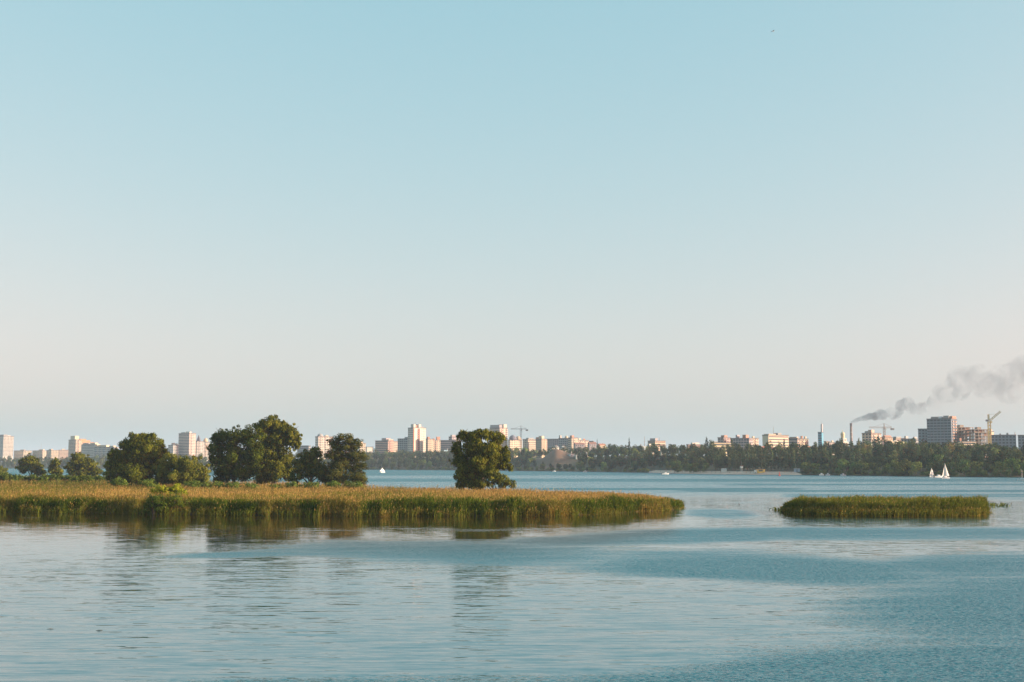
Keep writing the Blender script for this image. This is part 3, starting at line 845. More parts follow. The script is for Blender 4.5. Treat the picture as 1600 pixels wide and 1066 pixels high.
# trees standing on the beach
for px, s_, k, sz in [(1054, 4, 'willow', .95), (1058, 9, 'willow', 1.05), (1083, 12, 'willow', .75), (1088, 14, 'willow', .8), (1078, 8, 'willow', .75), (1094, 12, 'round', .75), (1103, 14, 'willow', .75), (1070, 14, 'willow', .7)]:
    spec.append((px, s_, k, sz * .9, sz, 'on the sand'))
nind = len(spec)
# poplar avenue behind the beach
px = 1118.
while px < 1345:
    spec.append((px, random.uniform(30, 44), 'poplar', random.uniform(.85, 1.2), random.uniform(.86, 1.06), 'in the avenue'))
    px += random.uniform(2.8, 6.5)
for px in (1436, 1443, 1449, 1456, 1463, 1469, 1398, 1407):
    spec.append((px, 75 + random.uniform(-8, 8), 'poplar', 1.0, random.uniform(.85, 1.0), 'in the avenue'))
# slope rows, near ones individually
def slope_row(s0, step, xa, xb, name):
    px = xa
    while px < xb:
        s_ = s0 + random.uniform(-.12, .12) * s0
        if not on_knoll(px, s_):
            if px > 1110 and px < 1345: k = pick(('dark', 5), ('poplar', 2), ('round', 2))
            elif px > 1345: k = pick(('round', 4), ('dark', 4), ('autumn', .5), ('willow', .8))
            else: k = pick(('round', 4), ('dark', 5), ('autumn', .2), ('willow', 1))
            sz = random.uniform(.75, 1.15) * (.75 if k == 'poplar' else 1) * (.6 if 832 < px < 902 and s_ < 60 else 1)
            if name: spec.append((px, s_, k, sz * random.uniform(.85, 1.1), sz, name))
            else:
                sz *= random.choice((.8, .95, 1.0, 1.1, 1.22)); mass.append((px, s_, k, sz * random.uniform(.8, 1.05), sz))
        px += step * random.uniform(.7, 1.3) * FPX / float(shoreD(px) + s_)
mass = []
slope_row(30, 10.5, 545, 1008, 'in the second row')
slope_row(28, 8.5, 1256, 1640, 'in the second row')
slope_row(50, 9, 1345, 1640, 'on the lower slope')
for i_ in range(150):
    mass.append((random.choice([random.uniform(545, 1012), random.uniform(1254, 1660)]), random.uniform(.5, 4), random.choice(['willow', 'round', 'willow']), random.uniform(.4, .6), random.uniform(.25, .42)))
for s0 in (48, 62, 80, 100, 122, 146, 170):
    slope_row(s0, 8.5, 520, 1660, None)
slope_row(55, 9, 1000, 1256, None)
for s0 in (190, 215, 245, 290, 350, 430):
    slope_row(s0, 10, 520, 1660, None)
for s0 in (4, 20, 45, 75, 110, 150, 190):
    slope_row(s0, 9, -160, 545, None)
for s0 in (6, 30, 60, 100, 150, 200):
    slope_row(s0, 10, 1660, 2100, None)
    slope_row(s0, 12, -700, -160, None)
spec_ind = spec[:290]
mass += [(a, b_, c, d, e) for (a, b_, c, d, e, f) in spec[290:]]
for (px, s_, k, sx, sz, rn) in spec_ind:
    far_tree(k, land_pt(px, s_) - Vector((0, 0, .2)), sx, sz, (rn, px))
# singled-out skyline trees
for px, top, D_, k, lab, f in [(983, 684, 1380, 'cypress', 'narrow dark conifer rising above the wood, thinner of the skyline pair', .75), (1104, 683, 1230, 'cypress', 'broad dark conifer rising above the wood left of the low cream block', 1.15),
                            (933, 686, 1650, 'cypress', 'thin dark pointed tree above the red-roofed houses', .6), (1225, 685, 1280, 'cypress', 'dark conifer standing before the wide cream block', .8)]:
    tp = P(px, top, D_); s_ = D_ - float(shoreD(px)); gz = float(landH(px, s_))
    far_tree(k, (tp.x, D_, gz), f, (tp.z - gz) / 15.2, ('', px), label=lab, group='conifers on the skyline')
QQ, TT_ = [], []
for (px, s_, k, sx, sz) in mass:
    Q, T, _, _ = random.choice(FT[k])
    if s_ > 150: 
        sel_ = RNG.random(len(Q)) < .6; Q, T = Q[sel_], T[sel_]
    p = land_pt(px, s_); a = random.uniform(0, 6.28); c, s__ = math.cos(a), math.sin(a)
    M = np.array([[c * sx, -s__ * sx, 0], [s__ * sx, c * sx, 0], [0, 0, sz]])
    QQ.append(Q @ M.T + np.array(p)); TT_.append(T * random.uniform(.7, 1.35) * np.array([random.uniform(.9, 1.2), 1, random.uniform(.85, 1.1)]))
forest = link_mesh('forest', quads_mesh('forest', np.concatenate(QQ), np.concatenate(TT_)), FARLEAF)
tag(forest, 'continuous dark wood covering the slope of the far bank', 'woodland', None, 'stuff')
print('far trees', len(spec_ind), 'mass', len(mass), 'quads', sum(len(q) for q in QQ))

# ------------------------------------------------------------------ buildings
WHITE, CREAM, PEACH, PINK = (.53, .50, .44), (.54, .45, .32), (.54, .40, .27), (.47, .36, .28)
GREY, TEAL, VIOL, BRICK, BLUE = (.30, .30, .29), (.27, .31, .32), (.32, .28, .29), (.36, .19, .13), (.12, .26, .36)
CONC = (.36, .31, .26)
def building(label, pl, pc, pr, top, D, a=45, wall=CREAM, left=None, style='panel', lstyle=None, name='apartment_block', cat='building', roofs=(), group=None,
             roof=(.12, .11, .11), parapet=True, ltrim=None, depthL=14., depthR=14., floor=3.0, base=None, trim=None):
    a = R(a); C = Vector((K(pc) * D, D, 0))
    dR, dL = Vector((math.cos(a), math.sin(a))), Vector((-math.sin(a), math.cos(a)))
    def length(px, d, dflt):
        k = K(px); den = d.x - k * d.y
        if abs(px - pc) < .5 or abs(den) < .05: return dflt
        return min(140., max(3., (k * C.y - C.x) / den))
    LR, LL = length(pr, dR, depthR), length(pl, dL, depthL)
    s_ = D - float(shoreD(pc)); gz = float(landH(pc, s_)) - 2.0 if base is None else base
    H = P(pc, top, D).z - gz
    t = thing(name, label, cat, (C.x, C.y, gz), a, group)
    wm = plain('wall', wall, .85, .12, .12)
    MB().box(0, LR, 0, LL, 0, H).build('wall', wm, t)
    def fbox(mb, face, u0, u1, z0, z1, o0, o1):
        if face == 'R': mb.box(u0, u1, -o1, -o0, z0, z1)
        else: mb.box(-o1, -o0, u0, u1, z0, z1)
    win, bal, lin, ball = MB(), MB(), MB(), MB()
    balR = bal
    nf = max(2, int(H / floor)); fh = H / nf
    for face, Ln, st in (('R', LR, style), ('L', LL, lstyle or style)):
        if st == 'none' or Ln < 4: continue
        bal = ball if (face == 'L' and ltrim) else balR
        nb = max(1, int(Ln / 3.3)); bw = Ln / nb
        for i in range(nb):
            balc = st == 'balc' and i % 3 == 1
            for f in range(nf):
                z = f * fh
                if z < H * .2 and H > 30: continue
                if st in ('panel', 'balc') and not balc:
                    ww = .58 if random.random() < .8 else .7
                    fbox(win, face, (i + .5 - ww / 2) * bw, (i + .5 + ww / 2) * bw, z + .9, z + .9 + fh * .56, -.1, .04)
                elif balc:
                    fbox(win, face, (i + .06) * bw, (i + .94) * bw, z + 1.1, z + fh - .2, -.1, .04)
                    fbox(bal, face, (i + .02) * bw, (i + .98) * bw, z, z + 1.05, .02, 1.1)
            if st == 'pier':
                fbox(bal, face, (i) * bw + .05, i * bw + .6, .5, H - .3, .02, .55)
        if st in ('strip', 'pier'):
            for f in range(nf):
                fbox(win, face, .4, Ln - .4, f * fh + 1.0, f * fh + 1.0 + fh * .5, -.1, .05)
        if st == 'panel' and nf > 4:
            for i in range(1, nb, 2): fbox(lin, face, i * bw - .12, i * bw + .12, .3, H - .2, .0, .12)
    if win.v: tag(win.build('windows', GLASS, t), kind='stuff')
    bal = balR
    if ball.v: tag(ball.build('piers', plain('pier', ltrim, .8, .1, .3), t), kind='stuff')
    if bal.v: tag(bal.build('balconies', plain('balcony', trim or tuple(min(1, c * 1.1) for c in wall), .8, .1, .3), t), kind='stuff')
    if lin.v: tag(lin.build('panel_joints', plain('joint', tuple(c * .7 for c in wall), .9, .1, .3), t), kind='stuff')
    rm_ = plain('roofing', roof, .9, .2, .3)
    if parapet:
        MB().box(-.25, LR + .25, -.25, LL + .25, H + .01, H + .9).build('roof', rm_, t)
    for r_ in roofs:            # (u0, u1, v0, v1, height, colour, kind)
        u0, u1, v0, v1, hh, c_ = r_[:6]; kd = r_[6] if len(r_) > 6 else 'box'
        mb = MB(); zz = H + (.91 if parapet else .01)
        if kd == 'box': mb.box(u0 * LR, u1 * LR, v0 * LL, v1 * LL, zz, zz + hh)
        elif kd == 'gable':
            x0, x1, y0, y1 = u0 * LR - .4, u1 * LR + .4, v0 * LL - .4, v1 * LL + .4; ym = (y0 + y1) / 2
            b_ = len(mb.v); mb.v += [(x0, y0, zz), (x1, y0, zz), (x1, y1, zz), (x0, y1, zz), (x0, ym, zz + hh), (x1, ym, zz + hh)]
            mb.f += [(0, 3, 2, 1), (0, 1, 5, 4), (2, 3, 4, 5), (1, 2, 5), (3, 0, 4)]
        elif kd == 'pyramid':
            cx, cy_ = (u0 + u1) / 2 * LR, (v0 + v1) / 2 * LL
            mb.tube([(cx, cy_, zz), (cx, cy_, zz + hh)], [(u1 - u0) / 2 * LR * 1.3, .1], 4)
        elif kd == 'dome':
            cx, cy_ = (u0 + u1) / 2 * LR, (v0 + v1) / 2 * LL; rr_ = (u1 - u0) / 2 * LR
            mb.lathe([(rr_, 0), (rr_ * .95, hh * .4), (rr_ * .7, hh * .75), (rr_ * .3, hh * .95), (.1, hh)], 14, (cx, cy_, zz))
        elif kd == 'mast':
            cx, cy_ = u0 * LR, v0 * LL; mb.tube([(cx, cy_, zz), (cx, cy_, zz + hh)], [.35, .18], 6)
        mb.build({'box': 'lift_housing', 'gable': 'gable_roof', 'pyramid': 'spire', 'dome': 'dome', 'mast': 'antenna'}[kd], plain('rooftop', c_, .8, .12, .3), t)
    return t, H, LR, LL

# --- far left
building('white high-rise at the left edge with many vertical ribs', -12, 4, 20, 682, 3000, 38, WHITE, style='panel', roofs=[(.1, .5, .1, .8, 3.5, GREY), (.6, .9, .2, .7, 2, WHITE)])
G1 = 'low apartment blocks on the left skyline'
building('grey-blue low block just right of the white edge high-rise', 21, 36, 49, 704.5, 3050, 42, CREAM, style='panel', group=G1, roofs=[(.3, .5, .2, .6, 2, GREY)])
building('low grey block with cream end under the thin antenna', 50, 66, 75, 704.5, 3050, 48, CREAM, group=G1, roofs=[(.6, .6, .5, .5, 18, GREY, 'mast'), (.2, .5, .1, .5, 2.5, CREAM)])
building('low cream block with shaded end, third of the left skyline row', 72, 79.5, 91, 704, 3000, 38, CREAM, group=G1, roofs=[(.1, .4, .2, .7, 2.5, PINK)])
building('pinkish low block touching the orange-topped high-rise', 91, 92, 106, 703.5, 3080, 30, PINK, group=G1, roofs=[(.3, .6, .2, .7, 2, CREAM), (.7, .7, .5, .5, 7, GREY, 'mast')])
building('high-rise with blue-grey side and stepped orange roof', 106, 117.5, 126, 687.5, 2800, 45, CREAM, trim=PEACH, style='balc', roofs=[(0, .75, .15, .75, 8, CREAM)])
building('stepped wing with bright orange roof beside the high-rise', 118, 124, 146, 691.5, 2830, 40, PEACH, style='panel', roof=(.45, .22, .1), roofs=[(.0, .45, .1, .8, 7, (.5, .25, .12), 'box'), (.45, .75, .1, .8, 4, (.5, .25, .12), 'box')])
building('broad shaded blue-white slab behind the low olive tree', 126, 147, 153, 695, 2500, 55, WHITE, style='panel', roofs=[(.1, .9, .0, .35, 3, CREAM), (.1, .6, .5, .9, 2.5, GREY)])
building('long shaded white apartment slab with balconies, right of the orange roof', 146, 178, 184, 699, 2450, 66, WHITE, style='panel', lstyle='balc', trim=(.42, .5, .55), roofs=[(0, .8, .4, .8, 3.5, CREAM), (0, .7, .05, .25, 2, CREAM), (0, .8, .85, .97, 5, CREAM)])
building('low white and grey building left of the blue high-rise', 262, 270, 279, 696, 2600, 42, WHITE, style='balc', roofs=[(.2, .5, .2, .6, 4, PINK), (.7, .9, .1, .4, 3, CREAM)])
building('high-rise with blue glazed side and pale pink right side', 278, 295, 305, 677.5, 2600, 52, (.60, .46, .38), style='balc', lstyle='strip', trim=WHITE, roofs=[(.0, .3, .0, .35, 3, WHITE), (.2, .8, .5, .9, 2, GREY)])
building('white block with dark pointed roof beside the blue-sided high-rise', 303, 307, 317, 690, 2650, 38, WHITE, style='balc', roofs=[(.15, .75, .2, .8, 13, (.13, .11, .14), 'pyramid')])
building('white block with orange rounded top, left of the dense dark tree', 315, 317, 327, 691, 2660, 35, WHITE, trim=PEACH, style='balc', roofs=[(.1, .8, .1, .8, 8, PEACH, 'dome')])
building('flat teal-shaded block in the gap right of the tallest tree', 464, 482, 485, 697, 2400, 62, GREY, style='strip')
building('cream high-rise partly hidden by the airy flat-topped tree', 492, 497, 520, 682.5, 2350, 36, (.64, .56, .46), style='balc', roofs=[(.0, .35, .1, .5, 5, GREY, 'dome'), (.5, .7, .1, .5, 2, CREAM)])
building('low cream block just right of the airy flat-topped tree', 560, 562, 571, 693, 2350, 36, CREAM, style='panel', roofs=[(.2, .6, .2, .8, 2, CREAM)])
building('tiny white building low on the skyline right of the airy tree', 571, 573, 583, 699, 2300, 30, WHITE, style='none')
building('grey-violet block with salmon end left of the teal slab', 586, 606, 615, 689, 2250, 50, (.50, .30, .22), style='balc', lstyle='strip', roofs=[(.0, .8, .15, .5, 4, VIOL), (.1, .9, .0, .1, 2, PINK)])
building('narrow banded cream block wedged beside the teal slab', 613, 615, 622, 690, 2300, 40, CREAM, style='strip')
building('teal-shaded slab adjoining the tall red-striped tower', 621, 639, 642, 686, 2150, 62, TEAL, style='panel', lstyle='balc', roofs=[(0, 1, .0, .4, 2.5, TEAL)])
# main tower
t, H, LR, LL = building('tall white tower with red vertical stripe and pale crown', 637, 645.5, 665, 669, 2100, 40, (.66, .58, .48), left=VIOL, style='none', lstyle='panel', name='residential_tower',
                        roofs=[(.02, .18, .0, .5, 5.5, WHITE), (.42, .62, .0, .5, 5.5, WHITE), (.2, .4, .1, .5, 4, BRICK), (.3, .3, .3, .3, 10, GREY, 'mast'), (.65, .95, .2, .8, 1.5, GREY)])
red = MB(); rd2 = MB(); wv = MB()
nf = int(H / 3)
for f in range(nf):
    red.box(.34 * LR, .52 * LR, -.9, -.02, f * 3 + .1, f * 3 + 1.2)
    wv.box(.34 * LR, .52 * LR, -.06, .05, f * 3 + 1.3, f * 3 + 2.9)
    for u in (.66, .78, .9): wv.box(u * LR, (u + .05) * LR, -.05, .05, f * 3 + 1, f * 3 + 2.5)
rd2.box(.0 * LR, .07 * LR, -.35, -.01, 1, H - .5)
tag(red.build('balconies', plain('red_balcony', (.45, .12, .06), .8, .15, .3), t), kind='stuff'); tag(wv.build('windows', GLASS, t), kind='stuff'); rd2.build('corner_stripe', plain('stripe', (.42, .14, .07), .8, .1, .3), t)
building('orange-cream stepped block right of the tall striped tower', 665, 668.5, 676, 686.5, 2100, 42, PEACH, style='panel', roofs=[(.0, .4, .0, .6, 3, BRICK)])
building('cream stepped block with red roof bits, second right of the striped tower', 674, 676, 688, 688, 2120, 38, CREAM, trim=BRICK, style='balc', roofs=[(.55, .95, .0, .6, 5, BRICK), (.1, .3, .1, .5, 2, BRICK)])
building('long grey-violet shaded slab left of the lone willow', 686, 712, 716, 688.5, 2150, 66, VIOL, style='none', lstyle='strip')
building('violet block with white terraces rising behind the lone willow', 701, 706, 720, 683, 2300, 50, VIOL, style='balc', trim=WHITE, roofs=[(.0, .4, .0, .5, 3, VIOL), (.5, .8, .1, .5, 2, WHITE)])
building('tall block showing above the lone willow crown, cream right end', 765, 781, 793, 669, 2150, 48, (.62, .48, .36), style='balc', lstyle='strip', name='residential_tower', roofs=[(.0, .35, .05, .95, 4.5, VIOL), (.5, .9, .0, .5, 5.5, (.6, .46, .36))])
building('cream mid-rise with dark domed roof right of the lone willow', 794, 797, 816, 688, 2150, 38, (.66, .54, .38), style='panel', roofs=[(.05, .55, .1, .9, 8, (.16, .16, .2), 'dome'), (.55, .95, .1, .9, 6.5, PEACH, 'dome')])
G2 = 'mid-rise blocks on the skyline above the bare knoll'
building('mid-rise with grey left end and cream banded front, under the small crane', 817, 825, 838, 687, 2100, 44, CREAM, style='strip', lstyle='panel', group=G2, roofs=[(.2, .8, .2, .7, 2, GREY)])
building('brick-red and cream mid-rise with raised corner box', 837, 846.5, 855, 686.5, 2080, 44, PEACH, style='panel', lstyle='strip', trim=BRICK, group=G2, roofs=[(.0, .45, .0, .5, 4.5, CREAM), (.0, .2, .5, .95, 2.5, BRICK)])
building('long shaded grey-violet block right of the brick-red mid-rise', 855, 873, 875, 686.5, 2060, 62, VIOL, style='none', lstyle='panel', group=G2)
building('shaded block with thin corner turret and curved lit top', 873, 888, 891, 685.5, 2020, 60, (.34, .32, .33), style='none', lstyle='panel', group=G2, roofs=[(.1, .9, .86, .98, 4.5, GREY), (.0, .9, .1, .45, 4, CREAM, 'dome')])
building('long bright cream block stepping down to the right above the knoll', 888, 893.5, 903, 684.5, 2000, 42, CREAM, style='balc', group=G2, roofs=[(.0, .4, .0, .5, 3, BRICK)])
building('lower bright cream wing continuing the stepped block', 902, 903, 920, 688.5, 2050, 34, (.66, .55, .42), style='balc', group=G2, roofs=[(.1, .3, .1, .5, 3, CREAM), (.5, .7, .1, .5, 2, BRICK)])
building('small shaded block left of the thin pointed tree', 920.5, 927, 928.5, 690, 1950, 60, GREY, style='none', lstyle='balc', group=G2)
def house(label, px, py, wpx, D, wall=WHITE, roofc=BRICK, hh=4., rz=25, group='small houses on the far slope', flat=False):
    s_ = D - float(shoreD(px)); p = P(px, py, D); L_ = wpx * D / FPX / math.cos(R(rz)) * .8
    t = thing('house', label, 'house', (p.x, D, p.z - hh), R(rz), group)
    MB().box(-L_ / 2, L_ / 2, -3.5, 3.5, -8, hh).build('wall', plain('wall', wall, .85, .1, .2), t)
    wn_ = MB()
    for k in range(max(1, int(L_ / 3))): wn_.box(-L_ / 2 + k * 3 + 1, -L_ / 2 + k * 3 + 2.2, -3.56, -3.4, hh - 2.6, hh - 1.2)
    tag(wn_.build('windows', GLASS, t), kind='stuff')
    mb = MB(); x, y = L_ / 2 + .4, 3.9
    if flat: mb.box(-x, x, -y, y, hh + .01, hh + .5)
    else:
        mb.v += [(-x, -y, hh), (x, -y, hh), (x, y, hh), (-x, y, hh), (-x, 0, hh + 2.4), (x, 0, hh + 2.4)]
        mb.f += [(0, 3, 2, 1), (0, 1, 5, 4), (2, 3, 4, 5), (1, 2, 5), (3, 0, 4)]
    rf = mb.build('roof', plain('roof_tiles', roofc, .85, .2, .5), t)
    MB().box(L_ * .2, L_ * .2 + .9, .5, 1.4, hh + .6, hh + 3).build('chimney', plain('chimney', (.3, .25, .22), .9, .2, .5), rf)
    return t
house('long house with dull red roof below the stepped cream block', 905, 694.5, 18, 1780, VIOL, (.28, .14, .11), 5, 15)
house('red-roofed house just left of the thin pointed tree', 925, 693.5, 14, 1760, VIOL, (.28, .14, .11), 5, 20)
house('red-roofed house right of the thin pointed tree', 940, 696, 12, 1740, CREAM, (.36, .17, .12), 5, 30)
building('violet-shaded office block with cream right part, left of the conifer pair', 1012.5, 1024, 1040, 689.5, 1750, 44, PEACH, style='strip', lstyle='strip', roofs=[(.0, .25, .0, .7, 3, VIOL), (.7, .7, .4, .4, 5, GREY, 'mast')])
building('bright cream terraced house block stepping down the slope', 1010.5, 1015, 1029, 697.5, 1560, 40, CREAM, style='panel', roofs=[(.0, .25, .0, .7, 2, WHITE)], base=10)
building('white gabled small block right of the cream terraced one', 1033, 1034, 1041, 697, 1600, 35, WHITE, style='balc', base=10)
building('reddish-brown low building between the two skyline conifers', 1073, 1076, 1098, 695.5, 1500, 30, (.34, .2, .15), style='panel', roofs=[(.3, .8, .1, .9, 2, WHITE)])
building('long low pale yellow building right of the broad conifer', 1111, 1113, 1144, 692.5, 1420, 24, (.64, .54, .33), style='strip', roofs=[(.1, .3, .1, .9, 1, GREY)])
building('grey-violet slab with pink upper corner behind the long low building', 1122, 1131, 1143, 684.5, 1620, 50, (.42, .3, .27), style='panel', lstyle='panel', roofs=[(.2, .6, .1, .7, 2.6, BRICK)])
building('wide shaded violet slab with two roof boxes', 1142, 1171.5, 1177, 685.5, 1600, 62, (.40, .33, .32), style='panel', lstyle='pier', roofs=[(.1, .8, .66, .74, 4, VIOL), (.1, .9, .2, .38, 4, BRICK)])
building('cream block stepping down right of the wide violet slab', 1176, 1177, 1186, 685.5, 1650, 36, CREAM, style='balc', roofs=[(.0, .3, .0, .6, 2, CREAM)])
building('wide cream office block with blank dark left end', 1192, 1201.5, 1233, 680.5, 1520, 38, (.64, .53, .38), style='strip', lstyle='none', roofs=[(.5, .68, .1, .8, 2.2, GREY), (.05, .4, .1, .9, 1, CREAM), (.4, .4, .5, .5, 10, GREY, 'mast')])
building('pinkish block with shaded front right of the wide cream office', 1233, 1247, 1250, 685.5, 1480, 52, (.48, .36, .3), style='panel', lstyle='strip', roofs=[(.0, .9, .1, .9, 1.2, PINK)])
building('cream ribbed block at the end, left of the blue tower', 1250, 1251, 1264, 686.5, 1500, 32, CREAM, style='balc', roofs=[(.2, .35, .1, .7, 3, BRICK), (.65, .8, .1, .7, 2.5, CREAM)])
house('house with bright red gabled roof below the wide cream office', 1192, 701.5, 9, 1250, WHITE, (.4, .13, .1), 4, 40)
house('low house with white front and brown roof below the cream office', 1217, 701, 13, 1260, WHITE, (.25, .12, .09), 3.5, 20)
house('small brown house left of the red gabled one', 1205, 702, 7, 1270, PINK, (.3, .13, .1), 3.5, 30)
house('small pale house at the wood edge below the ribbed block', 1262, 700.5, 9, 1260, CREAM, (.3, .15, .1), 3.5, 30)
house('tiny white house with roof window above the knoll, leftmost', 862.5, 701, 5, 1660, WHITE, GREY, 3.5, 35, flat=True)
house('tiny white house above the knoll, second from left', 869, 699.5, 5, 1680, WHITE, GREY, 3.5, 35)
house('small white house above the right shoulder of the knoll', 880, 700, 6, 1670, WHITE, GREY, 3.5, 35)
house('white house on the slope right of the knoll', 892, 709.5, 7, 1500, (.7, .68, .64), GREY, 3.5, 30, flat=True)
house('white house with pale wall on the slope below the red roofs', 912.5, 708.5, 7, 1500, (.7, .68, .64), GREY, 3.5, 30)
house('long low white shed roof crossing the wooded slope', 908, 711.5, 22, 1485, (.6, .56, .5), (.5, .5, .48), 3, 10, flat=True)
house('tiny white house half hidden in the wood, right of the slope sheds', 962, 712.5, 4, 1420, WHITE, GREY, 3, 35)
house('small teal-roofed building above the wood left of the terraced house', 1000, 698, 18, 1500, TEAL, TEAL, 4, 60, flat=True)
house('teal hall roof in the wood left of the lone willow', 697, 704, 14, 1950, (.18, .3, .36), (.2, .34, .42), 4, 50, flat=True)
# --- industrial right part
t, H, LR, LL = building('narrow blue glass tower with tall spire', 1279, 1285, 1287.5, 676, 1800, 62, (.10, .30, .42), style='none', lstyle='strip', name='office_tower', roofs=[(.2, .8, .0, .3, 11, (.35, .33, .34), 'box'), (.5, .5, .15, .15, 14, (.35, .33, .34), 'mast')])
building('low peach building between the blue tower and the chapel', 1289, 1291, 1297, 690.5, 1700, 38, PEACH, style='panel')
building('low bright cream building just left of the chapel', 1296, 1297, 1305, 692, 1650, 34, WHITE, style='panel', roofs=[(.5, .8, .1, .8, 2, CREAM)])
# chapel
p = P(1317, 689, 1500); t = thing('chapel', 'small white chapel tower with pale dome left of the chimney', 'church', (p.x, 1500, p.z - 10), R(40))
MB().box(-3, 3, -3, 3, 0, 13).build('wall', plain('wall', WHITE, .85, .1, .2), t)
MB().lathe([(2.3, 13), (2.3, 17), (2.7, 17.2), (2.6, 18.5), (1.6, 19.8), (.4, 20.6), (.15, 23)], 12).build('dome', plain('gilded_dome', (.6, .5, .3), .4, .1, .5), t)
MB().box(-5, 5, -4, 4, 0, 9).build('nave', plain('wall', WHITE, .85, .1, .2), t)
MB().box(-.8, .8, -3.1, -2.9, 9.5, 12).build('window', GLASS, t)
# chimney
CH = P(1329.5, 661.5, 1900)
t = thing('chimney_stack', 'tall thin industrial chimney trailing dark smoke', 'chimney', (CH.x, 1900, 12))
hC = CH.z - 12
MB().lathe([(2.3, 0), (2.0, hC * .4), (1.6, hC - 2), (1.75, hC - 1.5), (1.75, hC)], 16).build('shaft', plain('chimney_brick', (.26, .2, .17), .9, .15, .3), t)
for k in range(3): MB().lathe([(2.02 - k * .06, hC * .5 + k * 7), (2.02 - k * .06, hC * .5 + k * 7 + 1.2)], 16).build('hoop', plain('hoop', (.4, .38, .36), .7, .1, .3), t)

building('mixed block with grey left side and white-orange right side, right of the chimney', 1348, 1363, 1378, 677.5, 1500, 46, (.60, .44, .32), style='balc', trim=WHITE, lstyle='panel', roofs=[(.0, .3, .0, .35, 3.5, PINK), (.0, .2, .4, .7, 2, GREY)])
building('low white shed in front of the grey and orange block', 1353, 1362, 1391, 691.5, 1380, 34, (.66, .62, .56), style='none', parapet=True, roof=(.55, .52, .48))
building('low stepped block with orange upper storey and round tank roof', 1378, 1384, 1396, 684, 1520, 40, PEACH, style='panel', roofs=[(.1, .9, .1, .9, 2, BRICK, 'gable')])
building('dim grey flat-roofed hall behind the bright cream hall', 1395, 1401, 1414, 685.5, 1560, 38, CREAM, style='strip', roofs=[(.1, .7, .1, .9, 1.6, GREY)])
building('brightest cream hall with blank wall right of the white shed', 1391, 1392, 1414, 690, 1360, 20, (.72, .62, .44), style='none', parapet=False, roofs=[(.3, .6, .2, .8, 1.2, WHITE)])
building('low grey works left of the tall blue-grey tower', 1409, 1432, 1437, 686.5, 1500, 60, GREY, style='panel', roofs=[(.1, .9, .7, .8, 3, GREY), (.1, .9, .1, .2, 2, GREY)])
building('lower blue-grey wing attached to the tall tower', 1436, 1452, 1455, 671, 1400, 64, (.18, .23, .27), style='panel', lstyle='panel', name='residential_tower')
building('tallest blue-grey tower with thin salmon right side', 1450, 1488.5, 1497.5, 655, 1380, 58, (.20, .23, .27), style='balc', lstyle='pier', trim=(.62, .36, .25), ltrim=(.19, .23, .28), name='residential_tower', floor=2.9,
         roofs=[(.05, .9, .55, .84, 2.0, GREY), (.1, .7, .42, .56, 2.2, (.7, .7, .7)), (.1, .8, .12, .34, 3, GREY), (.2, .9, .0, .1, 2.5, BRICK)])
# unfinished concrete frame: slabs and columns
def frame(label, pl, pr, top, D, a, hole=()):
    a = R(a); C = Vector((K(pl) * D, D, 0)); dR = Vector((math.cos(a), math.sin(a)))
    k = K(pr); LR = (k * C.y - C.x) / (dR.x - k * dR.y); LL = 16
    gz = float(landH(pl, D - float(shoreD(pl)))) - 2; H = P(pl, top, D).z - gz
    t = thing('concrete_frame_building', label, 'building', (C.x, C.y, gz), a, 'unfinished concrete frame blocks')
    cm, dm = plain('raw_concrete', CONC, .9, .15, .3), plain('brick_infill', (.34, .2, .14), .9, .2, .3)
    nf = int(H / 3.2); fh = H / nf; nb = int(LR / 4.2); bw = LR / nb
    me = MB().box(-.5, LR + .5, -.8, LL + .5, 0, .45).mesh('floor_slab'); me.materials.append(cm)
    for f in range(nf + 1):
        o = bpy.data.objects.new('floor_slab', me); col.objects.link(o); o.parent = t; o.location = (0, 0, f * fh)
    me = MB().box(-.35, .35, -.35, .35, .455, H - .01).mesh('column'); me.materials.append(cm)
    for i in range(nb + 1):
        for y in (0, 5.5, 11, 16):
            o = bpy.data.objects.new('column', me); col.objects.link(o); o.parent = t; o.location = (i * bw, y, 0)
    inf = MB()
    for f in range(nf):
        for i in range(nb):
            if random.random() < .45: inf.box(i * bw + .36, (i + 1) * bw - .36, 5.2, 5.4, f * fh + .46, (f + 1) * fh - .02)
            if random.random() < .25: inf.box(i * bw + .36, (i + 1) * bw - .36, .0, .2, f * fh + .46, f * fh + 1.5)
    tag(inf.build('infill_walls', dm, t), kind='stuff')
    MB().box(LR * .35, LR * .6, 5.6, 10.8, .47, H + 3).build('lift_shaft', plain('shaft_concrete', (.33, .27, .22), .9, .15, .3), t)
    return t
frame('left block of the unfinished concrete frame, taller with open floors', 1498, 1522, 668, 1400, 14)
frame('right block of the unfinished concrete frame beside the yellow crane', 1524.5, 1549, 671.5, 1385, 10)
building('bright cream podium with red corner at the foot of the unfinished frame', 1499, 1501, 1526, 690.5, 1300, 16, (.68, .55, .4), style='strip', roofs=[(.0, .12, .1, .6, 3, BRICK)])
building('small cream tower peeking out right of the unfinished frame', 1548, 1549.5, 1554.5, 675, 1500, 36, CREAM, style='none', roofs=[(.1, .6, .1, .6, 2, CREAM)])
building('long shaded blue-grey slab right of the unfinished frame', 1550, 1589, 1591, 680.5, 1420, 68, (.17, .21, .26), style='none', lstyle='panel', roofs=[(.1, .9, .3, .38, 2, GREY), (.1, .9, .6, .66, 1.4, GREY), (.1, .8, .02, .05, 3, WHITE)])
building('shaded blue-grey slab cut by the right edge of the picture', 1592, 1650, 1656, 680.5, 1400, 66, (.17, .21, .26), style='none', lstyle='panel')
house('small pale house in the wood below the tall tower', 1496, 702.5, 6, 1180, WHITE, GREY, 3, 30)
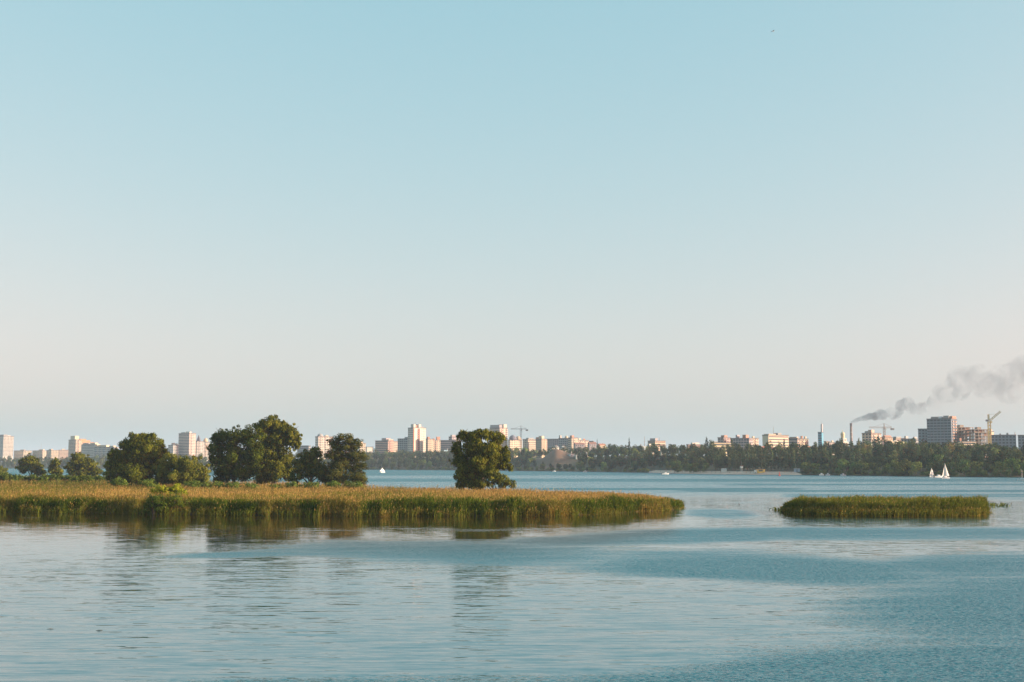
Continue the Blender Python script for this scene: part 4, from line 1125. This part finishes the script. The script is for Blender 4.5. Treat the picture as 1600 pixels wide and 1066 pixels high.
# antenna mast
p = P(1007, 682, 1600)
t = thing('radio_mast', 'thin lattice radio mast left of the violet office block', 'mast', (p.x, 1600, 14))
mb = MB(); mb.tube([(0, 0, 0), (0, 0, p.z - 14)], [.8, .25], 5); mb.build('mast_pole', plain('steel', (.3, .3, .32), .6, .1, .5), t)
mb = MB(); [mb.bar((-1.2, 0, z), (1.2, 0, z), .3) for z in (p.z - 20, p.z - 24, p.z - 28)]; mb.build('crossarms', plain('steel', (.3, .3, .32), .6, .1, .5), t)

# ------------------------------------------------------------------ cranes
def lattice(mb, a, b_, w_, bar_):
    a, b_ = Vector(a), Vector(b_); d = (b_ - a); n = max(2, int(d.length / (w_ * 1.4))); dn = d.normalized()
    up = Vector((0, 0, 1)) if abs(dn.z) < .8 else Vector((0, 1, 0))
    x = dn.cross(up).normalized() * w_ / 2; y = x.cross(dn).normalized() * w_ / 2
    cs = [-x - y, x - y, x + y, -x + y]
    for c in cs: mb.bar(a + c, b_ + c, bar_)
    for i in range(n):
        p0, p1 = a + d * i / n, a + d * (i + 1) / n
        for j in range(4): mb.bar(p0 + cs[j], p1 + cs[(j + 1) % 4], bar_ * .6)
def tower_crane(label, px, top, D, colr, jib_l, cj_l, rz, hgap=6):
    p = P(px, top, D); t = thing('tower_crane', label, 'crane', (p.x, D, 14), rz)
    H = p.z - 14; m_ = plain('crane_paint', colr, .6, .1, .5)
    mb = MB(); lattice(mb, (0, 0, 0), (0, 0, H), 2.2, .35); mb.build('mast', m_, t)
    mb = MB(); lattice(mb, (1.6, 0, H + .8), (jib_l, 0, H + .8), 1.5, .28); mb.build('jib', m_, t)
    mb = MB(); lattice(mb, (-1.6, 0, H + .8), (-cj_l, 0, H + .8), 1.5, .3); mb.build('counter_jib', m_, t)
    MB().box(-cj_l - 1, -cj_l + 3, -1.2, 1.2, H - 2.6, H - .2).build('counterweight', plain('concrete', (.2, .2, .2), .9, .1, .5), t)
    mb = MB(); mb.bar((0, 0, H), (0, 0, H + hgap), .8); mb.bar((0, 0, H + hgap), (jib_l * .7, 0, H + 1.6), .22); mb.bar((0, 0, H + hgap), (-cj_l, 0, H + 1.6), .22); mb.build('apex', m_, t)
    MB().box(.4, 2.2, -1.6, .2, H - 2.4, H - .3).build('cab', plain('cab', (.4, .42, .42), .5, .1, .5), t)
    return t
tower_crane('grey hammerhead crane above the cream domed mid-rise', 814, 671, 2120, (.22, .24, .26), -17, -9, R(-8))
tower_crane('dull orange hammerhead crane above the white shed', 1381.5, 669, 1650, (.30, .24, .2), -20, -10, R(6))
p = P(1545.5, 658, 1370)
t = thing('luffing_crane', 'yellow luffing crane with raised jib above the unfinished frame', 'crane', (p.x, 1370, 12))
H = p.z - 12; ym = plain('yellow_crane_paint', (.52, .38, .12), .6, .1, .5)
mb = MB(); lattice(mb, (0, 0, 0), (0, 0, H), 2.4, .45); mb.build('mast', ym, t)
e = P(1563.5, 643, 1366); e = Vector((e.x - p.x, -4, e.z - 12))
mb = MB(); lattice(mb, (.8, 0, H + .5), e, 1.6, .42); mb.build('jib', ym, t)
mb = MB(); lattice(mb, (-.3, 0, H), (-.6, 0, H + 7), 1.2, .35); mb.bar((-.6, 0, H + 7), e * .75 + Vector((.8, 0, H)) * .25, .2); mb.build('a_frame', ym, t)
MB().box(-3.4, -.9, -1.2, 1.2, H - .5, H + 1.5).build('counterweight', plain('concrete', (.2, .2, .2), .9, .1, .5), t)
MB().box(.9, 2.6, -1.6, .1, H - 2.2, H).build('cab', plain('cab_yellow', (.5, .42, .2), .5, .1, .5), t)

# ------------------------------------------------------------------ smoke plume
blobs = []
path = [(1329.6, 661, 2.0), (1331.5, 659.5, 2.4), (1338, 656.5, 3.8), (1348, 653.5, 5.2), (1360, 651, 7), (1372, 649, 8.5), (1386, 648, 9.5), (1400, 645, 11), (1413, 637, 15), (1424, 642, 12), (1440, 643, 12), (1458, 632, 15),
        (1475, 620, 18), (1490, 610, 22), (1508, 598, 24), (1520, 592, 22), (1540, 592, 24), (1560, 590, 24), (1580, 592, 26), (1600, 588, 28), (1625, 584, 30), (1655, 578, 32), (1690, 572, 34)]
for i in range(len(path) - 1):
    (xa, ya, ra), (xb, yb, rb) = path[i], path[i + 1]
    for k in range(4):
        t_ = k / 4; dense_ = i < 5; r_ = (ra + (rb - ra) * t_) * (1 + .22 * min(1, max(0, (xa - 1400) / 120)))
        j = r_ * (.55 if not dense_ else .12)
        c = P(xa + (xb - xa) * t_ + random.uniform(-.25, .25) * j, ya + (yb - ya) * t_ + random.uniform(-1, 1) * j * .9, 1900)
        blobs.append((c.x, c.y + random.uniform(-.6, .6) * r_, c.z, r_ * .95 * (random.uniform(.45, .85) if not dense_ else random.uniform(.8, 1.0))))
import bmesh
bm = bmesh.new()
from mathutils import Matrix
for (x, y, z, r_) in blobs:
    bmesh.ops.create_icosphere(bm, subdivisions=2, radius=max(r_, 2.1), matrix=Matrix.Translation((x - CH.x, y - 1900, z - CH.z)))
sm_me = bpy.data.meshes.new('smoke_blobs'); bm.to_mesh(sm_me); bm.free()
so = bpy.data.objects.new('smoke_tmp', sm_me); col.objects.link(so)
md = so.modifiers.new('r', 'REMESH'); md.mode = 'VOXEL'; md.voxel_size = 1.4
dg = bpy.context.evaluated_depsgraph_get(); me = bpy.data.meshes.new_from_object(so.evaluated_get(dg))
bpy.data.objects.remove(so)
me.name = 'smoke'
m, nt, out = new_mat('dark_smoke')
tc = N('ShaderNodeTexCoord'); sp_ = N('ShaderNodeSeparateXYZ'); L(tc.outputs['Object'], sp_.inputs[0])
me_ = N('ShaderNodeMath', operation='MULTIPLY'); L(sp_.outputs[0], me_.inputs[0]); me_.inputs[1].default_value = -1 / 42.0
ex = N('ShaderNodeMath', operation='EXPONENT'); L(me_.outputs[0], ex.inputs[0])
dm = N('ShaderNodeMath', operation='MULTIPLY_ADD'); L(ex.outputs[0], dm.inputs[0]); dm.inputs[1].default_value = .10; dm.inputs[2].default_value = .0085
n1 = N('ShaderNodeTexNoise'); n1.inputs['Scale'].default_value = .045; n1.inputs['Detail'].default_value = 8; n1.inputs['Roughness'].default_value = .68; n1.inputs['Distortion'].default_value = .6; L(tc.outputs['Object'], n1.inputs['Vector'])
r1 = N('ShaderNodeMapRange', interpolation_type='SMOOTHSTEP'); L(n1.outputs[0], r1.inputs[0]); r1.inputs[1].default_value = .42; r1.inputs[2].default_value = .64; r1.inputs[3].default_value = .02; r1.inputs[4].default_value = 1.8
mm = N('ShaderNodeMath', operation='MULTIPLY'); m4 = N('ShaderNodeMapRange'); L(sp_.outputs[0], m4.inputs[0]); m4.inputs[1].default_value = 25; m4.inputs[2].default_value = 70; m4.inputs[3].default_value = .8; m4.inputs[4].default_value = 0
m5 = N('ShaderNodeMath', operation='MAXIMUM'); L(r1.outputs[0], m5.inputs[0]); L(m4.outputs[0], m5.inputs[1])
L(dm.outputs[0], mm.inputs[0]); L(m5.outputs[0], mm.inputs[1])
pv = N('ShaderNodeVolumePrincipled'); pv.inputs['Color'].default_value = (.33, .40, .46, 1); pv.inputs['Anisotropy'].default_value = .0
L(mm.outputs[0], pv.inputs['Density']); L(pv.outputs[0], out.inputs['Volume'])
smoke = link_mesh('smoke', me, m)
smoke.location = (CH.x, 1900, CH.z)
tag(smoke, 'dark grey smoke plume drifting right from the tall chimney', 'smoke', None, 'stuff')

# ------------------------------------------------------------------ boats
HULLW = plain('boat_paint', (.75, .74, .72), .35, .05, 1)
SAILM = plain('sail_cloth', (.78, .74, .68), .8, .05, .5)
def hull(mb, L_, B_, h_):
    n = 9
    rows = []
    for i in range(n):
        u = i / (n - 1); w_ = B_ / 2 * math.sin(math.pi * min(1, .32 + .68 * (1 - u)) * .5) * (1 - max(0, u - .55) ** 2 * 4.6) ; w_ = max(w_, .03)
        x = -L_ / 2 + L_ * u; sh = h_ * (1 + .25 * u * u)
        rows.append([(x, -w_, sh), (x, -w_ * .75, 0), (x, 0, -.3), (x, w_ * .75, 0), (x, w_, sh)])
    b = len(mb.v)
    for r_ in rows: mb.v += r_
    for i in range(n - 1):
        for k in range(4):
            a = b + i * 5 + k; mb.f.append((a, a + 1, a + 6, a + 5))
        mb.f.append((b + i * 5 + 4, b + i * 5, b + i * 5 + 5, b + i * 5 + 9))
    mb.f.append((b, b + 4, b + 3, b + 2, b + 1))
def sail_part(name, pts, parent, belly=.25, th=.04):
    """curved triangular cloth with thickness"""
    A, B_, C_ = [Vector(p_) for p_ in pts]; mb = MB(); n = 8; nm_ = (B_ - A).cross(C_ - A).normalized(); rows = []
    for side in (0, 1):
        for i in range(n + 1):
            u = i / n
            for j in range(5):
                v = j / 4; a = A.lerp(C_, u); b = B_.lerp(C_, u); q = a.lerp(b, v)
                q = q + nm_ * (belly * 4 * v * (1 - v) * (1 - u) + th * side); mb.v.append(tuple(q))
    for side in (0, 1):
        for i in range(n):
            for j in range(4):
                a = side * (n + 1) * 5 + i * 5 + j; f_ = (a, a + 1, a + 6, a + 5); mb.f.append(f_ if side else f_[::-1])
    return mb.build(name, SAILM, parent)
def sailboat(label, px, py_water, py_top, heading, L_=7, jib=True, sails=True, lean=0):
    D = CAMH * FPX / (py_water - 725.); p = P(px, py_water, D); H = P(px, py_top, D).z
    t = thing('sailboat', label, 'sailboat', (p.x, D, 0), heading, 'sailboats out on the lake'); t.rotation_euler = (lean, 0, heading)
    mb = MB(); hull(mb, L_, L_ * .32, .75); hl = mb.build('hull', HULLW, t)
    MB().box(-L_ * .15, L_ * .22, -.55, .55, .74, 1.25).build('cabin', HULLW, t)
    MB().tube([(L_ * .08, 0, .5), (L_ * .06, 0, H)], [.09, .05], 8).build('mast', plain('alloy', (.6, .6, .6), .4, .05, 1, .6), t)
    if sails:
        sail_part('mainsail', [(L_ * .06, .05, 1.4), (-L_ * .48, .25, 1.3), (L_ * .055, .05, H - .2)], t, .35)
        MB().tube([(L_ * .06, 0, 1.3), (-L_ * .48, .25, 1.2)], [.06, .05], 6).build('boom', plain('alloy', (.6, .6, .6), .4, .05, 1, .6), t)
        if jib: sail_part('jib', [(L_ * .12, .0, 1.1), (L_ * .49, 0, 1.0), (L_ * .075, 0, H - .9)], t, .25)
    return t
sailboat('white sailboat with tall twin sails, nearest of the sailboats', 1477.5, 747.3, 724, R(195), 4.4)
sailboat('smaller sailboat just left of the tall twin-sailed one', 1456, 744.9, 731, R(215), 4.2)
sailboat('low broad sailboat far out left of the lone willow', 597.5, 738.6, 730.6, R(60), 8)
sailboat('sailboat with bare mast cut by the right edge', 1598.5, 751.2, 734, R(150), 5.2, sails=False)
def motorboat(label, px, py, L_=6, heading=0., D=None, wake=False):
    D = D or CAMH * FPX / (py - 725.); x = K(px) * D
    t = thing('motorboat', label, 'motorboat', (x, D, 0), heading, 'motorboats near the far shore')
    mb = MB(); hull(mb, L_, L_ * .34, .8); mb.build('hull', HULLW, t)
    MB().box(-L_ * .1, L_ * .18, -.7, .7, .82, 1.6).build('cabin', HULLW, t)
    MB().hexa([(L_ * .182, -.68, .84), (L_ * .3, -.6, .84), (L_ * .3, .6, .84), (L_ * .182, .68, .84), (L_ * .182, -.6, 1.55), (L_ * .2, -.5, 1.55), (L_ * .2, .5, 1.55), (L_ * .182, .6, 1.55)]).build('windscreen', GLASS, t)
    MB().box(-L_ / 2 - .4, -L_ / 2 + .02, -.25, .25, .1, 1.1).build('outboard_motor', plain('outboard', (.05, .05, .05), .4, .1, 1), t)
    return t
motorboat('white motorboat lying off the left end of the beach', 1039.5, 741.3, 5.5, R(8))
motorboat('tiny white boat on open water left of the beach', 914, 737.6, 4, R(0))
motorboat('tiniest white boat nearest the bare knoll', 866, 737, 3.6, R(0))
motorboat('white boat moored at the left tip of the beach', 1015.5, 739, 3, R(20))
motorboat('grey motorboat on the water right of the beach', 1317, 743.6, 3.8, R(190))
motorboat('small white boat moored in front of the willows right of the beach', 1283, 742.9, 3.4, R(5))
motorboat('low white boat moored beside the willows, further right of the two', 1293, 743.0, 3.2, R(0))
motorboat('low open boat just left of the nearest sailboat', 1465.5, 746, 5.2, R(10))
# buoy
D = CAMH * FPX / (743.6 - 725); t = thing('channel_buoy', 'red channel buoy floating before the beach', 'buoy', (K(1217.5) * D, D, 0))
rb = plain('red_paint', (.45, .06, .04), .5, .1, 1)
MB().lathe([(.55, -.3), (.75, .1), (.75, .5), (.35, .8), (.3, 2.1), (.45, 2.2), (.1, 2.6)], 14).build('float', rb, t)
MB().lathe([(.06, 2.6), (.06, 3.1)], 8).build('lamp_post', rb, t)
# birds on water and in the sky
def waterbird(label, px, py):
    D = CAMH * FPX / (py - 725.)
    t = thing('duck', label, 'duck', (K(px) * D, D, 0), random.uniform(0, 6), 'ducks resting on the calm water')
    mb = MB(); mb.tube([(-.3, 0, .13), (-.2, 0, .1), (0, 0, .09), (.15, 0, .1), (.2, 0, .18), (.21, 0, .28), (.25, 0, .33), (.31, 0, .33), (.38, 0, .31)], [.01, .07, .1, .08, .045, .04, .05, .035, .012], 8)
    mb.build('body', plain('duck_feathers', (.06, .05, .04), .8, .2, 8), t)
waterbird('dark duck alone between the island tip and the islet', 1154, 788)
for lab, px, py in (('floating twig on calm water at lower left, the left one of two', 87, 978), ('floating twig on calm water at lower left, the right one of two', 163, 980)):
    D = CAMH * FPX / (py - 725.); t = thing('floating_twig', lab, 'twig', (K(px) * D, D, 0))
    mb = MB(); mb.tube([(-.16, 0, .0), (-.05, .05, .02), (.05, 0, .015), (.17, .06, .0)], [.006, .014, .012, .005], 6)
    mb.tube([(-.03, .04, .02), (.02, .16, .03), (.09, .22, .01)], [.008, .006, .003], 5); mb.build('stick', plain('wet_twig', (.05, .05, .03), .6, .2, 8), t)
p = P(1208, 49, 170)
bird = MB()
for s_ in (-1, 1):
    bird.hexa([(-.12, 0, 0), (.12, 0, 0), (.12, 0, .03), (-.12, 0, .03), (-.1, s_ * .35, .12), (.08, s_ * .35, .12), (.08, s_ * .35, .14), (-.1, s_ * .35, .14)])
    bird.hexa([(-.1, s_ * .35, .12), (.08, s_ * .35, .12), (.08, s_ * .35, .14), (-.1, s_ * .35, .14), (-.18, s_ * .72, .05), (-.12, s_ * .72, .05), (-.12, s_ * .72, .06), (-.18, s_ * .72, .06)])
bt = thing('gull', 'small bird flying alone high in the right half of the sky', 'bird', p, R(20)); bt.scale = (.6, .6, .6)
bird.build('wings', plain('gull_wing', (.3, .3, .3), .8, .1, 4), bt)
MB().tube([(-.32, 0, 0), (-.15, 0, .01), (.05, 0, .01), (.2, 0, .03), (.28, 0, .03), (.34, 0, .02)], [.02, .06, .08, .05, .045, .01], 8).build('body', plain('gull_body', (.5, .5, .5), .8, .1, 4), bt)

# ------------------------------------------------------------------ beach furniture and people
t0 = land_pt(1188, 14)
t = thing('kiosk', 'yellow beach kiosk with dark roof on the sand', 'kiosk', t0, R(10))
MB().box(-3, 3, -1.5, 1.5, -.2, 2.6).build('wall', plain('yellow_paint', (.70, .46, .12), .7, .1, .5), t)
MB().box(-3.4, 3.4, -2.1, 1.8, 2.61, 2.85).build('roof', plain('kiosk_roof', (.4, .2, .1), .8, .1, .5), t)
MB().box(-2, 1.2, -1.56, -1.45, 1.1, 2.1).build('hatch', GLASS, t)
MB().box(-4.6, -3.1, -1.2, 1.2, -.2, 2.2).build('annex', plain('white_paint', (.7, .68, .62), .7, .1, .5), t)
t = thing('lifeguard_tower', 'white lifeguard tower on tall legs on the beach', 'lifeguard tower', land_pt(1158.5, 10), R(20))
wp = plain('white_paint', (.7, .68, .62), .7, .1, .5)
for sx_, sy_ in ((-.7, -.7), (.7, -.7), (.7, .7), (-.7, .7)): MB().bar((sx_, sy_, -.3), (sx_ * .7, sy_ * .7, 4), .14).build('leg', wp, t)
MB().box(-.9, .9, -.9, .9, 4.01, 5.6).build('cabin', wp, t)
MB().box(-1.2, 1.2, -1.2, 1.2, 5.61, 5.8).build('roof', plain('red_roof', (.4, .1, .06), .7, .1, .5), t)
MB().tube([(0, 0, 5.8), (0, 0, 9)], [.06, .04], 6).build('flag_pole', wp, t)
t = thing('changing_cabin', 'low grey-blue cabin at the right end of the beach', 'cabin', land_pt(1245, 22), R(-10))
MB().box(-2.2, 2.2, -1.2, 1.2, -.2, 2.4).build('wall', plain('blue_grey_paint', (.35, .4, .46), .7, .1, .5), t)
MB().box(-2.4, 2.4, -1.4, 1.4, 2.41, 2.6).build('roof', plain('cabin_roof', (.5, .5, .5), .7, .1, .5), t)
MB().box(-.4, .4, -1.26, -1.18, -.1, 1.9).build('door', plain('door_paint', (.2, .22, .25), .7, .1, .5), t)
t = thing('shed', 'small whitish shed left of the lifeguard tower', 'shed', land_pt(1131, 16), R(15))
MB().box(-1.8, 1.8, -1.2, 1.2, -.2, 2.0).build('wall', wp, t)
mb = MB(); mb.v += [(-2, -1.5, 2), (2, -1.5, 2), (2, 1.5, 2), (-2, 1.5, 2), (-2, 0, 3), (2, 0, 3)]; mb.f += [(0, 3, 2, 1), (0, 1, 5, 4), (2, 3, 4, 5), (1, 2, 5), (3, 0, 4)]
mb.build('roof', plain('shed_roof', (.55, .5, .45), .8, .1, .5), t)

def person_mesh(pose):
    J = {'hip': (0, 0, .95, .13), 'waist': (0, 0, 1.12, .11), 'chest': (0, 0, 1.35, .15), 'neck': (0, 0, 1.5, .055), 'head': (0, .01, 1.62, .095), 'top': (0, .01, 1.72, .075)}
    E = [('hip', 'waist'), ('waist', 'chest'), ('chest', 'neck'), ('neck', 'head'), ('head', 'top')]
    for s_, n_ in ((-1, 'l'), (1, 'r')):
        st = .12 * s_ * pose
        J['th' + n_] = (.09 * s_, 0, .88, .09); J['kn' + n_] = (.1 * s_, .05 + st, .49, .06); J['an' + n_] = (.1 * s_, st, .08, .04); J['to' + n_] = (.11 * s_, st + .16, .03, .035)
        J['sh' + n_] = (.19 * s_, 0, 1.42, .055); J['el' + n_] = (.25 * s_, -st, 1.14, .042); J['wr' + n_] = (.27 * s_, .12 - st, .92, .03); J['ha' + n_] = (.27 * s_, .16 - st, .83, .035)
        E += [('hip', 'th' + n_), ('th' + n_, 'kn' + n_), ('kn' + n_, 'an' + n_), ('an' + n_, 'to' + n_), ('chest', 'sh' + n_), ('sh' + n_, 'el' + n_), ('el' + n_, 'wr' + n_), ('wr' + n_, 'ha' + n_)]
    keys = list(J); me = bpy.data.meshes.new('person'); me.from_pydata([J[k][:3] for k in keys], [(keys.index(a), keys.index(b)) for a, b in E], [])
    o = bpy.data.objects.new('tmp', me); col.objects.link(o)
    md = o.modifiers.new('s', 'SKIN')
    for i, k in enumerate(keys): me.skin_vertices[0].data[i].radius = (J[k][3], J[k][3])
    me.skin_vertices[0].data[0].use_root = True
    o.modifiers.new('ss', 'SUBSURF').levels = 1
    dg = bpy.context.evaluated_depsgraph_get(); r_ = bpy.data.meshes.new_from_object(o.evaluated_get(dg)); bpy.data.objects.remove(o)
    return r_
skin = plain('skin', (.5, .3, .2), .6, .1, 3)
poses = [person_mesh(0), person_mesh(1), person_mesh(2)]
for m_ in poses: m_.materials.clear(); m_.materials.append(skin)
cl = [('red', (.5, .08, .06)), ('white', (.7, .7, .68)), ('orange', (.6, .25, .08)), ('dark', (.05, .06, .08)), ('blue', (.08, .16, .35))]
for i, px in enumerate([1022, 1032, 1034, 1041, 1048, 1066, 1072, 1098, 1112, 1118, 1126, 1140, 1147, 1152, 1166, 1172, 1180, 1197, 1206, 1226, 1236]):
    nm_, c_ = cl[(i * 3) % 5]
    where = 'left end' if px < 1050 else ('part under the trees' if px < 1110 else ('part around the lifeguard tower' if px < 1175 else 'right end'))
    t = thing('person', 'tiny bather in %s swimwear on the %s of the beach' % (nm_, where), 'person', land_pt(px, random.uniform(3, 13)) + Vector((0, 0, .05)), random.uniform(0, 6.28), 'bathers on the beach')
    o = bpy.data.objects.new('body', poses[i % 3]); col.objects.link(o); o.parent = t
    mb = MB(); mb.tube([(0, 0, .80), (0, 0, .92), (0, 0, 1.02), (0, 0, 1.2), (0, 0, 1.38)], [.15, .19, .17, .17, .2], 10); mb.build('swimwear', plain('swimwear', c_, .8, .1, 3), t)

# ------------------------------------------------------------------ air
m, nt, out = new_mat('thin_haze')
pv = N('ShaderNodeVolumePrincipled'); pv.inputs['Color'].default_value = (.61, .80, .98, 1); pv.inputs['Density'].default_value = .00009; pv.inputs['Anisotropy'].default_value = .0
L(pv.outputs[0], out.inputs['Volume'])
haze = MB().box(-8000, 8000, -1200, 20000, -2.5, 235).build('haze', m)
tag(haze, 'thin bluish evening haze over the lake', 'haze', None, 'stuff')
